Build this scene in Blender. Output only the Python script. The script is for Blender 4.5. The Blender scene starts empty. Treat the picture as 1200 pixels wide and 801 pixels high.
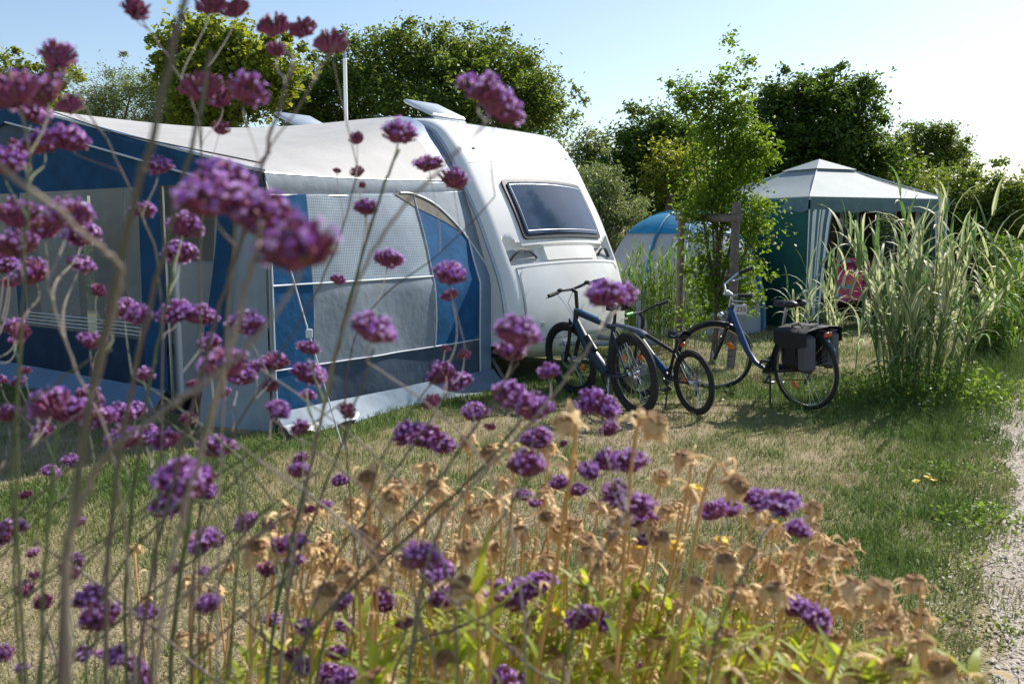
import bpy, math, random
import numpy as np
from mathutils import Vector, Matrix
R = math.radians
rng = np.random.default_rng(7)
random.seed(7)
scene = bpy.context.scene
COL = scene.collection

# ------------------------------------------------------------------ camera
F = 1067.0; CX = 600.0; CY = 400.5; EYE = 1.6; HOR = 270.0
PITCH = math.atan((CY - HOR) / F)
cd = bpy.data.cameras.new('camera'); cam = bpy.data.objects.new('camera', cd); COL.objects.link(cam)
cd.sensor_width = 36; cd.lens = 36 * F / 1200; cd.clip_start = 0.02; cd.clip_end = 3000
cam.location = (0, 0, EYE); cam.rotation_euler = (math.pi / 2 - PITCH, 0, 0)
cd.dof.use_dof = True; cd.dof.focus_distance = 8.6; cd.dof.aperture_fstop = 7.1; cd.dof.aperture_blades = 7
scene.camera = cam
# ------------------------------------------------------------------ sky, sun, exposure
SUN_AZ = R(45); SUN_EL = R(41)            # azimuth measured clockwise from +Y
w = bpy.data.worlds.new('World'); scene.world = w; w.use_nodes = True
nt = w.node_tree; bg = nt.nodes['Background']; bg.inputs[1].default_value = 0.10
sky = nt.nodes.new('ShaderNodeTexSky'); sky.sky_type = 'NISHITA'; sky.sun_disc = False
sky.sun_elevation = SUN_EL; sky.sun_rotation = SUN_AZ
sky.air_density = 1.0; sky.dust_density = 0.7; sky.ozone_density = 1.3; sky.altitude = 0
nt.links.new(sky.outputs[0], bg.inputs[0])
sd = bpy.data.lights.new('sun', 'SUN'); sd.energy = 4.7; sd.angle = R(0.53); sd.color = (1, .945, .86)
sun = bpy.data.objects.new('sun', sd); COL.objects.link(sun)
sdir = Vector((math.sin(SUN_AZ) * math.cos(SUN_EL), math.cos(SUN_AZ) * math.cos(SUN_EL), math.sin(SUN_EL)))
sun.rotation_euler = sdir.to_track_quat('Z', 'Y').to_euler(); sun.location = (8, 8, 12)
scene.view_settings.view_transform = 'Standard'; scene.view_settings.look = 'None'
scene.view_settings.exposure = 0.67; scene.view_settings.gamma = 1.0

# ------------------------------------------------------------------ helpers
_up = np.array([0, math.sin(PITCH), math.cos(PITCH)]); _fw = np.array([0, math.cos(PITCH), -math.sin(PITCH)]); _rt = np.array([1., 0, 0])
EYEP = np.array([0, 0, EYE])
def ray(x, y): return _rt * (x - CX) / F + _up * (CY - y) / F + _fw
def gnd(x, y, z=0.0):
    r = ray(x, y); t = (z - EYE) / r[2]; return EYEP + r * t
def at(x, y, Y):
    r = ray(x, y); return EYEP + r * (Y / r[1])

class MB:
    def __init__(s): s.v = []; s.f = []; s.m = []; s.uv = None
    def add(s, vs, fs, mi=0, M=None):
        o = len(s.v)
        if M is not None: vs = [tuple(M @ Vector(p)) for p in vs]
        s.v.extend([tuple(p) for p in vs]); s.f.extend([tuple(i + o for i in f) for f in fs]); s.m.extend([mi] * len(fs))
    def box(s, c, d, M=None, mi=0, rot=None):
        x, y, z = d[0] / 2, d[1] / 2, d[2] / 2
        P = [Vector(p) for p in ((-x,-y,-z),(x,-y,-z),(x,y,-z),(-x,y,-z),(-x,-y,z),(x,-y,z),(x,y,z),(-x,y,z))]
        if rot is not None: P = [rot @ p for p in P]
        s.add([p + Vector(c) for p in P], [(0,3,2,1),(4,5,6,7),(0,1,5,4),(1,2,6,5),(2,3,7,6),(3,0,4,7)], mi, M)
    def rbox(s, c, d, b, M=None, mi=0):     # box with chamfered edges
        hx, hy, hz = d[0]/2, d[1]/2, d[2]/2; b = min(b, hx*.9, hy*.9, hz*.9)
        vs = []; 
        rings = [(-hz, b), (-hz + b, 0), (hz - b, 0), (hz, b)]
        for z, ins in rings:
            X, Y = hx - ins, hy - ins
            vs += [(c[0]-X+b, c[1]-Y, c[2]+z), (c[0]+X-b, c[1]-Y, c[2]+z), (c[0]+X, c[1]-Y+b, c[2]+z), (c[0]+X, c[1]+Y-b, c[2]+z),
                   (c[0]+X-b, c[1]+Y, c[2]+z), (c[0]-X+b, c[1]+Y, c[2]+z), (c[0]-X, c[1]+Y-b, c[2]+z), (c[0]-X, c[1]-Y+b, c[2]+z)]
        fs = [tuple(range(7, -1, -1)), tuple(range(24, 32))]
        for r in range(3):
            for i in range(8): j = (i + 1) % 8; fs.append((r*8+i, r*8+j, r*8+8+j, r*8+8+i))
        s.add(vs, fs, mi, M)
    def tube(s, pts, rad, n=6, M=None, mi=0, cap=True, flat=1.0):
        pts = [Vector(p) for p in pts]; k = len(pts)
        if not hasattr(rad, '__len__'): rad = [rad] * k
        vs = []; prev = None
        for i, p in enumerate(pts):
            t = (pts[min(i+1, k-1)] - pts[max(i-1, 0)])
            if t.length < 1e-9: t = Vector((0, 0, 1))
            t.normalize()
            if prev is None:
                a = Vector((0, 0, 1)) if abs(t.z) < .9 else Vector((0, 1, 0))
                nx = t.cross(a).normalized()
            else:
                nx = (prev - t * prev.dot(t))
                nx = nx.normalized() if nx.length > 1e-6 else t.orthogonal().normalized()
            prev = nx; ny = t.cross(nx)
            for j in range(n):
                an = 2 * math.pi * j / n
                vs.append(p + (nx * math.cos(an) + ny * math.sin(an) * flat) * rad[i])
        fs = []
        for i in range(k - 1):
            for j in range(n):
                q = (j + 1) % n; fs.append((i*n+j, i*n+q, (i+1)*n+q, (i+1)*n+j))
        if cap: fs.append(tuple(range(n-1, -1, -1))); fs.append(tuple(range((k-1)*n, k*n)))
        s.add(vs, fs, mi, M)
    def torus(s, c, ax, Rr, r, n=40, m=8, M=None, mi=0, flat=1.0, a0=0, a1=2*math.pi):
        ax = Vector(ax).normalized(); e1 = ax.orthogonal().normalized(); e2 = ax.cross(e1); c = Vector(c)
        if abs(ax.y) > .9: e1 = Vector((1, 0, 0)); e2 = Vector((0, 0, 1))
        closed = abs(a1 - a0 - 2*math.pi) < 1e-6; k = n if closed else n + 1
        vs = []
        for i in range(k):
            a = a0 + (a1 - a0) * i / n; d = e1 * math.cos(a) + e2 * math.sin(a)
            for j in range(m):
                b = 2*math.pi*j/m; vs.append(c + d * (Rr + r*math.cos(b)) + ax * (r * flat * math.sin(b)))
        fs = []
        for i in range(n):
            ii = (i + 1) % k
            for j in range(m): q = (j+1) % m; fs.append((i*m+j, i*m+q, ii*m+q, ii*m+j))
        s.add(vs, fs, mi, M)
    def cyl(s, a, b, r, n=12, M=None, mi=0): s.tube([a, b], r, n, M, mi)
    def ell(s, c, d, n=10, m=7, M=None, mi=0):
        vs = []; fs = []
        for i in range(m + 1):
            th = math.pi * i / m
            for j in range(n):
                ph = 2*math.pi*j/n; vs.append((c[0]+d[0]*math.sin(th)*math.cos(ph), c[1]+d[1]*math.sin(th)*math.sin(ph), c[2]+d[2]*math.cos(th)))
        for i in range(m):
            for j in range(n): q = (j+1) % n; fs.append((i*n+j, (i+1)*n+j, (i+1)*n+q, i*n+q))
        s.add(vs, fs, mi, M)
    def grid(s, fn, us, vs_, mi=0, M=None):
        P = [fn(a, b) for a in us for b in vs_]; nv = len(vs_); fs = []
        for i in range(len(us)-1):
            for j in range(nv-1): fs.append((i*nv+j, (i+1)*nv+j, (i+1)*nv+j+1, i*nv+j+1))
        s.add(P, fs, mi, M)
    def build(s, name, mats, parent=None, smooth=True, ang=40):
        me = bpy.data.meshes.new(name); me.from_pydata([tuple(p) for p in s.v], [], s.f); 
        if not isinstance(mats, (list, tuple)): mats = [mats]
        for m in mats: me.materials.append(m)
        me.polygons.foreach_set('material_index', s.m)
        me.validate(); me.update()
        if smooth:
            me.polygons.foreach_set('use_smooth', [True]*len(me.polygons))
            try: me.set_sharp_from_angle(angle=R(ang))
            except Exception: pass
        o = bpy.data.objects.new(name, me); COL.objects.link(o)
        if parent: o.parent = parent
        return o

def np_mesh(name, V, quads=None, tris=None, mats=(), parent=None, uv=None, attr=None, smooth=False):
    me = bpy.data.meshes.new(name); V = np.ascontiguousarray(V, np.float32)
    nq = 0 if quads is None else len(quads); ntr = 0 if tris is None else len(tris)
    loops = np.concatenate([a.ravel() for a in ([quads] if nq else []) + ([tris] if ntr else [])]).astype(np.int32)
    starts = np.concatenate([np.arange(nq)*4, nq*4 + np.arange(ntr)*3]).astype(np.int32)
    me.vertices.add(len(V)); me.vertices.foreach_set('co', V.ravel())
    me.loops.add(len(loops)); me.loops.foreach_set('vertex_index', loops)
    me.polygons.add(nq + ntr); me.polygons.foreach_set('loop_start', starts)
    if uv is not None:
        l = me.uv_layers.new(name='uv'); l.data.foreach_set('uv', np.ascontiguousarray(uv[loops], np.float32).ravel())
    if attr is not None:
        for k, a in attr.items():
            at_ = me.attributes.new(k, 'FLOAT', 'POINT'); at_.data.foreach_set('value', np.ascontiguousarray(a, np.float32))
    for m in mats: me.materials.append(m)
    if smooth: me.polygons.foreach_set('use_smooth', np.ones(nq + ntr, bool))
    me.update(calc_edges=True)
    o = bpy.data.objects.new(name, me); COL.objects.link(o)
    if parent: o.parent = parent
    return o

def thing(name, label, cat, loc=(0,0,0), rotz=0, group=None, rot=None):
    o = bpy.data.objects.new(name, None); o.empty_display_size = .1; COL.objects.link(o)
    o.location = loc; o.rotation_euler = rot if rot else (0, 0, rotz)
    o['label'] = label; o['category'] = cat
    if group: o['group'] = group
    return o
def tag(o, label, cat, group=None):
    o['label'] = label; o['category'] = cat
    if group: o['group'] = group
    return o
def kind(o, k): o['kind'] = k; return o

# ------------------------------------------------------------------ materials
def mat(name, col, rough=.6, metal=0, var=.15, scale=8, bump=0, bscale=60, spec=.5, coat=0, trans=0, col2=None, hue=0, isl=0):
    m = bpy.data.materials.new(name); m.use_nodes = True; n = m.node_tree; b = n.nodes['Principled BSDF']
    b.inputs['Roughness'].default_value = rough; b.inputs['Metallic'].default_value = metal
    b.inputs['Specular IOR Level'].default_value = spec
    if coat: b.inputs['Coat Weight'].default_value = coat; b.inputs['Coat Roughness'].default_value = .08
    tc = n.nodes.new('ShaderNodeTexCoord'); nz = n.nodes.new('ShaderNodeTexNoise'); nz.inputs['Scale'].default_value = scale
    nz.inputs['Detail'].default_value = 5; n.links.new(tc.outputs['Object'], nz.inputs['Vector'])
    mx = n.nodes.new('ShaderNodeMix'); mx.data_type = 'RGBA'
    c2 = col2 if col2 else tuple(c * (1 - var) for c in col)
    c1 = col if col2 else tuple(min(1, c * (1 + var)) for c in col)
    mx.inputs[6].default_value = (*c1, 1); mx.inputs[7].default_value = (*c2, 1)
    rp = n.nodes.new('ShaderNodeMapRange'); rp.inputs[1].default_value = .35; rp.inputs[2].default_value = .65
    n.links.new(nz.outputs[0], rp.inputs[0])
    fac = rp.outputs[0]
    if isl:
        gi = n.nodes.new('ShaderNodeNewGeometry'); ad = n.nodes.new('ShaderNodeMath'); ad.operation = 'MULTIPLY_ADD'
        n.links.new(gi.outputs['Random Per Island'], ad.inputs[0]); ad.inputs[1].default_value = isl
        s2 = n.nodes.new('ShaderNodeMath'); s2.operation = 'MULTIPLY'; s2.inputs[1].default_value = 1 - isl
        n.links.new(fac, s2.inputs[0]); n.links.new(s2.outputs[0], ad.inputs[2]); fac = ad.outputs[0]
    n.links.new(fac, mx.inputs[0]); n.links.new(mx.outputs[2], b.inputs['Base Color'])
    if bump:
        nb = n.nodes.new('ShaderNodeTexNoise'); nb.inputs['Scale'].default_value = bscale; nb.inputs['Detail'].default_value = 4
        n.links.new(tc.outputs['Object'], nb.inputs['Vector'])
        bp = n.nodes.new('ShaderNodeBump'); bp.inputs['Strength'].default_value = bump; bp.inputs['Distance'].default_value = .02
        n.links.new(nb.outputs[0], bp.inputs['Height']); n.links.new(bp.outputs[0], b.inputs['Normal'])
    if trans:
        out = n.nodes['Material Output']; ms = n.nodes.new('ShaderNodeMixShader'); tr = n.nodes.new('ShaderNodeBsdfTranslucent')
        n.links.new(mx.outputs[2], tr.inputs[0]); ms.inputs[0].default_value = trans
        n.links.new(b.outputs[0], ms.inputs[1]); n.links.new(tr.outputs[0], ms.inputs[2]); n.links.new(ms.outputs[0], out.inputs[0])
    return m
def leafmat(name, c1, c2, trans=.4, rough=.5, tint=(1.5, 1.35, .6), isl=.75):
    m = mat(name, c1, rough, 0, scale=1.2, col2=c2, isl=isl, trans=trans, spec=.35)
    n = m.node_tree; tr = [x for x in n.nodes if x.type == 'BSDF_TRANSLUCENT'][0]; mx = [x for x in n.nodes if x.type == 'MIX'][0]
    mu = n.nodes.new('ShaderNodeMix'); mu.data_type = 'RGBA'; mu.blend_type = 'MULTIPLY'; mu.inputs[0].default_value = 1
    n.links.new(mx.outputs[2], mu.inputs[6]); mu.inputs[7].default_value = (*tint, 1); n.links.new(mu.outputs[2], tr.inputs[0])
    return m

M = {}
M['white'] = mat('caravan_white', (.78, .78, .76), .28, var=.03, scale=3, coat=.5, bump=.03, bscale=6)
M['white_lo'] = mat('caravan_panel', (.72, .73, .72), .3, var=.04, scale=4, coat=.4)
M['trim'] = mat('grey_trim', (.42, .46, .5), .35, metal=.5, var=.05)
M['black'] = mat('black_plastic', (.018, .018, .02), .4, var=.2, bump=.05)
M['rubber'] = mat('rubber', (.02, .02, .021), .75, var=.25, bump=.15, bscale=200)
M['dark'] = mat('dark_void', (.01, .01, .012), .8)
M['glass'] = mat('tinted_acrylic', (.035, .06, .11), .09, var=.1, scale=3, spec=.45)
M['roof'] = mat('awning_roof_cloth', (.44, .43, .42), .75, var=.06, scale=3, bump=.12, bscale=25, trans=.05)
M['cgrey'] = mat('awning_grey_cloth', (.26, .31, .36), .7, spec=.25, var=.10, scale=4, bump=.25, bscale=14, trans=.1)
M['cdark'] = mat('awning_slate_cloth', (.065, .095, .14), .75, spec=.15, var=.12, scale=5, bump=.3, bscale=12)
M['cblue'] = mat('awning_blue_cloth', (.014, .066, .15), .75, spec=.1, var=.15, scale=5, bump=.25, bscale=14, trans=.06)
M['cblue2'] = mat('awning_panel_blue', (.018, .09, .21), .75, spec=.1, var=.15, scale=5, bump=.25, bscale=14)
M['cnavy'] = mat('awning_navy_cloth', (.014, .036, .075), .75, spec=.1, var=.15, scale=5, bump=.3, bscale=10)
M['skirt'] = mat('awning_skirt_cloth', (.13, .19, .26), .65, var=.12, scale=5, bump=.3, bscale=9)
M['rail'] = mat('awning_rail_cloth', (.17, .26, .36), .55, var=.08, scale=5, bump=.1)
M['olive'] = mat('shadow_gap_paint', (.12, .115, .095), .8, var=.15)  # dark olive standing in for shade inside the arch gap
M['cstrip'] = mat('awning_edge_cloth', (.07, .15, .25), .6, var=.08, scale=5, bump=.1)
M['flap'] = mat('pale_flap_cloth', (.45, .48, .5), .6, var=.1, scale=8, bump=.2, bscale=20)
M['piping'] = mat('white_piping', (.62, .66, .7), .4, var=.05)
M['alu'] = mat('aluminium', (.6, .62, .64), .3, metal=.9, var=.05)
M['steel'] = mat('bright_steel', (.55, .56, .58), .25, metal=1, var=.05)
M['mtb'] = mat('mtb_paint', (.02, .04, .062), .5, var=.1, coat=.12)
M['blue'] = mat('blue_paint', (.007, .045, .14), .42, var=.1, coat=.25)
M['lblue'] = mat('light_blue_paint', (.13, .3, .5), .35, var=.1, coat=.5)
M['blackp'] = mat('black_paint', (.012, .013, .018), .45, var=.1)
M['green'] = mat('green_grip', (.05, .35, .04), .5, var=.1)
M['orange'] = mat('orange_reflector', (.9, .2, .015), .25, var=.15, scale=60, coat=.6)
M['red'] = mat('red_reflector', (.45, .02, .015), .25, var=.15, coat=.6)
M['leather'] = mat('saddle_black', (.02, .02, .022), .45, var=.2, bump=.1)
M['pangrey'] = mat('pannier_grey', (.10, .10, .11), .8, var=.12, bump=.2, bscale=120)
M['panblack'] = mat('pannier_black', (.012, .012, .014), .75, var=.2, bump=.2, bscale=120)
M['post'] = mat('weathered_post', (.20, .17, .145), .85, var=.3, scale=14, bump=.5, bscale=40, col2=(.12, .10, .085))
M['bark'] = mat('bark', (.13, .1, .075), .9, var=.3, scale=20, bump=.6, bscale=40)
M['gzroof'] = mat('gazebo_roof_cloth', (.28, .335, .35), .7, var=.06, scale=2, bump=.2, bscale=5, trans=.15)
M['gzval'] = mat('gazebo_green_trim', (.095, .175, .19), .7, var=.1, bump=.2, bscale=8, trans=.08)
M['gzwall'] = mat('gazebo_green_wall', (.006, .085, .07), .75, var=.12, scale=3, bump=.4, bscale=6, trans=.05)
M['brown'] = mat('brown_curtain', (.05, .03, .025), .8, var=.2, bump=.3)
M['white_c'] = mat('white_cloth', (.65, .68, .72), .75, var=.06, bump=.1, trans=.15)
M['greenstripe'] = mat('stripe_cloth', (.10, .18, .2), .75, var=.06, bump=.1)
M['maroon'] = mat('maroon_fabric', (.17, .008, .045), .8, var=.15, bump=.2, bscale=40)
M['tentgrey'] = mat('tent_grey', (.42, .45, .5), .7, var=.08, scale=2, bump=.2, bscale=6, trans=.2)
M['tentblue'] = mat('tent_blue', (.01, .22, .42), .6, var=.12, scale=4, bump=.3, bscale=10, trans=.2)
M['fridge'] = mat('cabinet_white', (.75, .77, .78), .4, var=.03)
M['grey'] = mat('mid_grey', (.3, .32, .34), .6)
M['coat'] = mat('black_coat', (.012, .012, .015), .85, var=.3, bump=.4, bscale=20)
M['plate'] = mat('plate_white', (.7, .66, .64), .5, var=.08, scale=30)
M['platered'] = mat('plate_red', (.32, .09, .08), .5)
M['curtain'] = mat('net_curtain', (.55, .56, .56), .8, var=.15, scale=30, bump=.3, bscale=50, trans=.3)

# striped corner curtain, patterned towel, mesh window, clear vinyl: custom
def stripes(name, ca, cb, freq, axis='X', width=.5):
    m = mat(name, ca, .75); n = m.node_tree; b = n.nodes['Principled BSDF']
    tc = n.nodes.new('ShaderNodeTexCoord'); sp = n.nodes.new('ShaderNodeSeparateXYZ'); n.links.new(tc.outputs['UV'], sp.inputs[0])
    mu = n.nodes.new('ShaderNodeMath'); mu.operation = 'MULTIPLY'; mu.inputs[1].default_value = freq
    fr = n.nodes.new('ShaderNodeMath'); fr.operation = 'FRACT'; gt = n.nodes.new('ShaderNodeMath'); gt.operation = 'GREATER_THAN'; gt.inputs[1].default_value = width
    n.links.new(sp.outputs[0 if axis == 'X' else 1], mu.inputs[0]); n.links.new(mu.outputs[0], fr.inputs[0]); n.links.new(fr.outputs[0], gt.inputs[0])
    mx = n.nodes.new('ShaderNodeMix'); mx.data_type = 'RGBA'; mx.inputs[6].default_value = (*ca, 1); mx.inputs[7].default_value = (*cb, 1)
    n.links.new(gt.outputs[0], mx.inputs[0]); n.links.new(mx.outputs[2], b.inputs['Base Color'])
    return m
M['stripe'] = stripes('striped_curtain', (.72, .76, .78), (.07, .17, .18), 5)
def towelmat():
    m = mat('patterned_towel', (.5, .1, .2), .9); n = m.node_tree; b = n.nodes['Principled BSDF']
    tc = n.nodes.new('ShaderNodeTexCoord'); vo = n.nodes.new('ShaderNodeTexVoronoi'); vo.inputs['Scale'].default_value = 13
    n.links.new(tc.outputs['Object'], vo.inputs['Vector']); cr = n.nodes.new('ShaderNodeValToRGB'); cr.color_ramp.interpolation = 'CONSTANT'
    n.links.new(vo.outputs['Color'], cr.inputs[0]); e = cr.color_ramp.elements; e[0].color = (.55, .03, .13, 1); e[1].position = .42; e[1].color = (.65, .22, .04, 1)
    for p, c in ((.55, (.1, .4, .5, 1)), (.66, (.6, .05, .2, 1)), (.8, (.15, .22, .5, 1))): x = e.new(p); x.color = c
    n.links.new(cr.outputs[0], b.inputs['Base Color']); return m
M['towel'] = towelmat()
def meshwin():          # woven mesh-backed vinyl: a see-through film with a pale weave
    m = mat('mesh_window', (.27, .33, .39), .5, var=.1, scale=5, bump=.2, bscale=8); n = m.node_tree; b = n.nodes['Principled BSDF']; out = n.nodes['Material Output']
    tc = n.nodes.new('ShaderNodeTexCoord'); ck = n.nodes.new('ShaderNodeTexVoronoi'); ck.inputs['Scale'].default_value = 42
    mp = n.nodes.new('ShaderNodeMapping'); mp.inputs['Scale'].default_value = (1, 1, 1); ck.feature = 'F1'; ck.inputs['Randomness'].default_value = .05
    n.links.new(tc.outputs['UV'], mp.inputs[0]); n.links.new(mp.outputs[0], ck.inputs['Vector'])
    mr = n.nodes.new('ShaderNodeMapRange'); mr.inputs[1].default_value = .2; mr.inputs[2].default_value = .55; mr.inputs[3].default_value = .7; mr.inputs[4].default_value = 1.3
    n.links.new(ck.outputs['Distance'], mr.inputs[0]); mx = [x for x in n.nodes if x.type == 'MIX'][0]
    mu = n.nodes.new('ShaderNodeVectorMath'); mu.operation = 'SCALE'; n.links.new(mx.outputs[2], mu.inputs[0]); n.links.new(mr.outputs[0], mu.inputs['Scale'])
    n.links.new(mu.outputs[0], b.inputs['Base Color']); b.inputs['Roughness'].default_value = .38
    tr = n.nodes.new('ShaderNodeBsdfTransparent'); ms = n.nodes.new('ShaderNodeMixShader'); ms.inputs[0].default_value = .12
    n.links.new(b.outputs[0], ms.inputs[1]); n.links.new(tr.outputs[0], ms.inputs[2]); n.links.new(ms.outputs[0], out.inputs[0]); return m
M['mesh'] = meshwin()
def vinyl(name, tint, alpha, rough=.12):
    m = mat(name, tint, rough, bump=.12, bscale=4); n = m.node_tree; b = n.nodes['Principled BSDF']; out = n.nodes['Material Output']
    tr = n.nodes.new('ShaderNodeBsdfTransparent'); tr.inputs[0].default_value = (.8, .86, .9, 1); ms = n.nodes.new('ShaderNodeMixShader'); ms.inputs[0].default_value = alpha
    n.links.new(b.outputs[0], ms.inputs[1]); n.links.new(tr.outputs[0], ms.inputs[2]); n.links.new(ms.outputs[0], out.inputs[0]); return m
M['vinyl'] = vinyl('clear_vinyl', (.16, .2, .23), .45)

# foliage
M['lf_oak'] = leafmat('leaf_dark_green', (.05, .105, .022), (.11, .18, .035), .45)
M['lf_mid'] = leafmat('leaf_mid_green', (.08, .145, .03), (.17, .23, .055), .5)
M['lf_yel'] = leafmat('leaf_yellow_green', (.14, .21, .03), (.27, .30, .05), .5)
M['lf_will'] = leafmat('leaf_grey_green', (.15, .21, .09), (.26, .30, .14), .42, tint=(1.2, 1.2, .7))
M['lf_pale'] = leafmat('leaf_pale_green', (.14, .19, .04), (.22, .25, .06), .5)
M['lf_young'] = leafmat('leaf_fresh_green', (.08, .17, .02), (.20, .30, .04), .55)
M['lf_weed'] = leafmat('leaf_weed', (.09, .19, .035), (.19, .28, .06), .45)
M['lf_bed'] = leafmat('leaf_bed_lime', (.23, .34, .045), (.42, .46, .07), .55)

# ------------------------------------------------------------------ lawn greenness shared by the soil sheet and the blades
def vnoise(x, y, s, seed=0):
    x = np.asarray(x) / s + 31.7 * seed; y = np.asarray(y) / s + 17.3 * seed
    xi = np.floor(x); yi = np.floor(y); fx = x - xi; fy = y - yi; fx = fx*fx*(3-2*fx); fy = fy*fy*(3-2*fy)
    h = lambda a, b: np.modf(np.abs(np.sin(a*127.1 + b*311.7 + seed*7.7) * 43758.5453))[0]
    return (h(xi,yi)*(1-fx) + h(xi+1,yi)*fx)*(1-fy) + (h(xi,yi+1)*(1-fx) + h(xi+1,yi+1)*fx)*fy
def pathedge(Y):        # left edge of the gravel as a function of depth
    return np.interp(Y, [0, 2.2, 3.2, 3.9, 4.6, 5.2, 6.1, 7.3, 8.2, 9.5, 12, 16, 30], [.85, 1.36, 1.73, 2.10, 2.50, 2.96, 3.42, 3.95, 4.48, 5.35, 7.3, 10.5, 22])
REED = gnd(1080, 462)
CAV_B = gnd(578, 451); AWN_A = gnd(320, 508)
def greenness(x, y):
    x = np.asarray(x, float); y = np.asarray(y, float)
    n = .34*vnoise(x, y, .75, 1) + .33*vnoise(x, y, .28, 2) + .33*vnoise(x, y, .10, 3)
    g = (n - .5) * 1.5 + .35
    e = pathedge(y) - x; g += .45*np.exp(-((e-.45)/.5)**2)
    g += .8*np.exp(-(((x-REED[0]+.3)/1.3)**2 + ((y-REED[1]+.6)/1.1)**2))
    # green margin in front of the awning skirt
    d = ((x - AWN_A[0])*.8 + (y - AWN_A[1])*-.6)
    g += .75*np.exp(-((d-.30)/.38)**2) * (x < 1.6)
    g += .25*(y > 8.5)
    return np.clip(g, 0, 1)

def attrmat(name, stops, rough=.85, trans=0, isl=.35, bump=0):
    m = bpy.data.materials.new(name); m.use_nodes = True; n = m.node_tree; b = n.nodes['Principled BSDF']; b.inputs['Roughness'].default_value = rough
    b.inputs['Specular IOR Level'].default_value = .25
    a = n.nodes.new('ShaderNodeAttribute'); a.attribute_name = 'green'; g = n.nodes.new('ShaderNodeNewGeometry')
    mm = n.nodes.new('ShaderNodeMath'); mm.operation = 'MULTIPLY_ADD'; n.links.new(g.outputs['Random Per Island'], mm.inputs[0]); mm.inputs[1].default_value = isl
    if isl: n.links.new(a.outputs['Fac'], mm.inputs[2]); f = mm.outputs[0]
    else: f = a.outputs['Fac']
    cr = n.nodes.new('ShaderNodeValToRGB'); e = cr.color_ramp.elements
    e[0].position = stops[0][0]; e[0].color = (*stops[0][1], 1); e[1].position = stops[-1][0]; e[1].color = (*stops[-1][1], 1)
    for p, c in stops[1:-1]: x = e.new(p); x.color = (*c, 1)
    n.links.new(f, cr.inputs[0]); n.links.new(cr.outputs[0], b.inputs['Base Color'])
    if trans:
        out = n.nodes['Material Output']; ms = n.nodes.new('ShaderNodeMixShader'); ms.inputs[0].default_value = trans; tr = n.nodes.new('ShaderNodeBsdfTranslucent')
        n.links.new(cr.outputs[0], tr.inputs[0]); n.links.new(b.outputs[0], ms.inputs[1]); n.links.new(tr.outputs[0], ms.inputs[2]); n.links.new(ms.outputs[0], out.inputs[0])
    if bump:
        tc = n.nodes.new('ShaderNodeTexCoord'); nb = n.nodes.new('ShaderNodeTexNoise'); nb.inputs['Scale'].default_value = 60; nb.inputs['Detail'].default_value = 6
        n.links.new(tc.outputs['Object'], nb.inputs['Vector']); bp = n.nodes.new('ShaderNodeBump'); bp.inputs['Strength'].default_value = bump; bp.inputs['Distance'].default_value = .03
        n.links.new(nb.outputs[0], bp.inputs['Height']); n.links.new(bp.outputs[0], b.inputs['Normal'])
    return m
M['soil'] = attrmat('lawn_soil', [(0, (.33, .26, .17)), (.4, (.26, .22, .12)), (1, (.09, .12, .035))], .95, isl=0, bump=.8)
M['blade'] = attrmat('grass_blade', [(.05, (.47, .385, .25)), (.42, (.39, .34, .185)), (.7, (.24, .27, .085)), (1.05, (.12, .19, .04))], .6, trans=.3, isl=.5)

# ground: one sheet to the horizon, fine near the camera
xs = np.concatenate([np.linspace(-1500, -30, 12), np.linspace(-25, -9, 10), np.linspace(-8, 14, 150), np.linspace(15, 40, 12), np.linspace(60, 1500, 12)])
ys = np.concatenate([np.linspace(-200, -3, 8), np.linspace(-2, 18, 150), np.linspace(19, 45, 14), np.linspace(60, 2000, 14)])
X, Y = np.meshgrid(xs, ys, indexing='ij'); Zg = np.zeros_like(X)
V = np.stack([X.ravel(), Y.ravel(), Zg.ravel()], 1); nx_, ny_ = len(xs), len(ys)
I, J = np.meshgrid(np.arange(nx_-1), np.arange(ny_-1), indexing='ij'); a = (I*ny_+J).ravel()
Q = np.stack([a, a+ny_, a+ny_+1, a+1], 1)
kind(np_mesh('ground', V, Q, mats=[M['soil']], attr={'green': greenness(V[:,0], V[:,1])}), 'structure')

# gravel path
def gravelmat():
    m = mat('gravel', (.52, .45, .38), .9, var=.2, scale=3, col2=(.38, .32, .26), bump=1.0, bscale=90); n = m.node_tree; b = n.nodes['Principled BSDF']
    tc = n.nodes.new('ShaderNodeTexCoord'); vo = n.nodes.new('ShaderNodeTexVoronoi'); vo.inputs['Scale'].default_value = 70; n.links.new(tc.outputs['Object'], vo.inputs['Vector'])
    mx = [x for x in n.nodes if x.type == 'MIX'][0]; m2 = n.nodes.new('ShaderNodeMix'); m2.data_type = 'RGBA'; m2.blend_type = 'MULTIPLY'; m2.inputs[0].default_value = .45
    n.links.new(mx.outputs[2], m2.inputs[6]); bw_ = n.nodes.new('ShaderNodeSeparateColor'); n.links.new(vo.outputs['Color'], bw_.inputs[0]); n.links.new(bw_.outputs[0], m2.inputs[7]); 
    hs = n.nodes.new('ShaderNodeHueSaturation'); hs.inputs['Saturation'].default_value = 1.0; hs.inputs['Value'].default_value = 1.2; n.links.new(m2.outputs[2], hs.inputs['Color'])
    n.links.new(hs.outputs[0], b.inputs['Base Color']); return m
M['gravel'] = gravelmat()
pb = MB(); pys = np.concatenate([np.linspace(.3, 16, 110), np.linspace(17, 30, 10)])
def pf(yy, k):
    e = float(pathedge(yy))+.04; wob = .10*(float(vnoise(yy, 0, .35, 5))-.5)*2 + .05*(float(vnoise(yy, 3, .12, 6))-.5)*2
    l = e + wob; r = e + 1.7 + .08*math.sin(yy*1.7)
    return (l + (r-l)*k, yy, .004)
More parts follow.
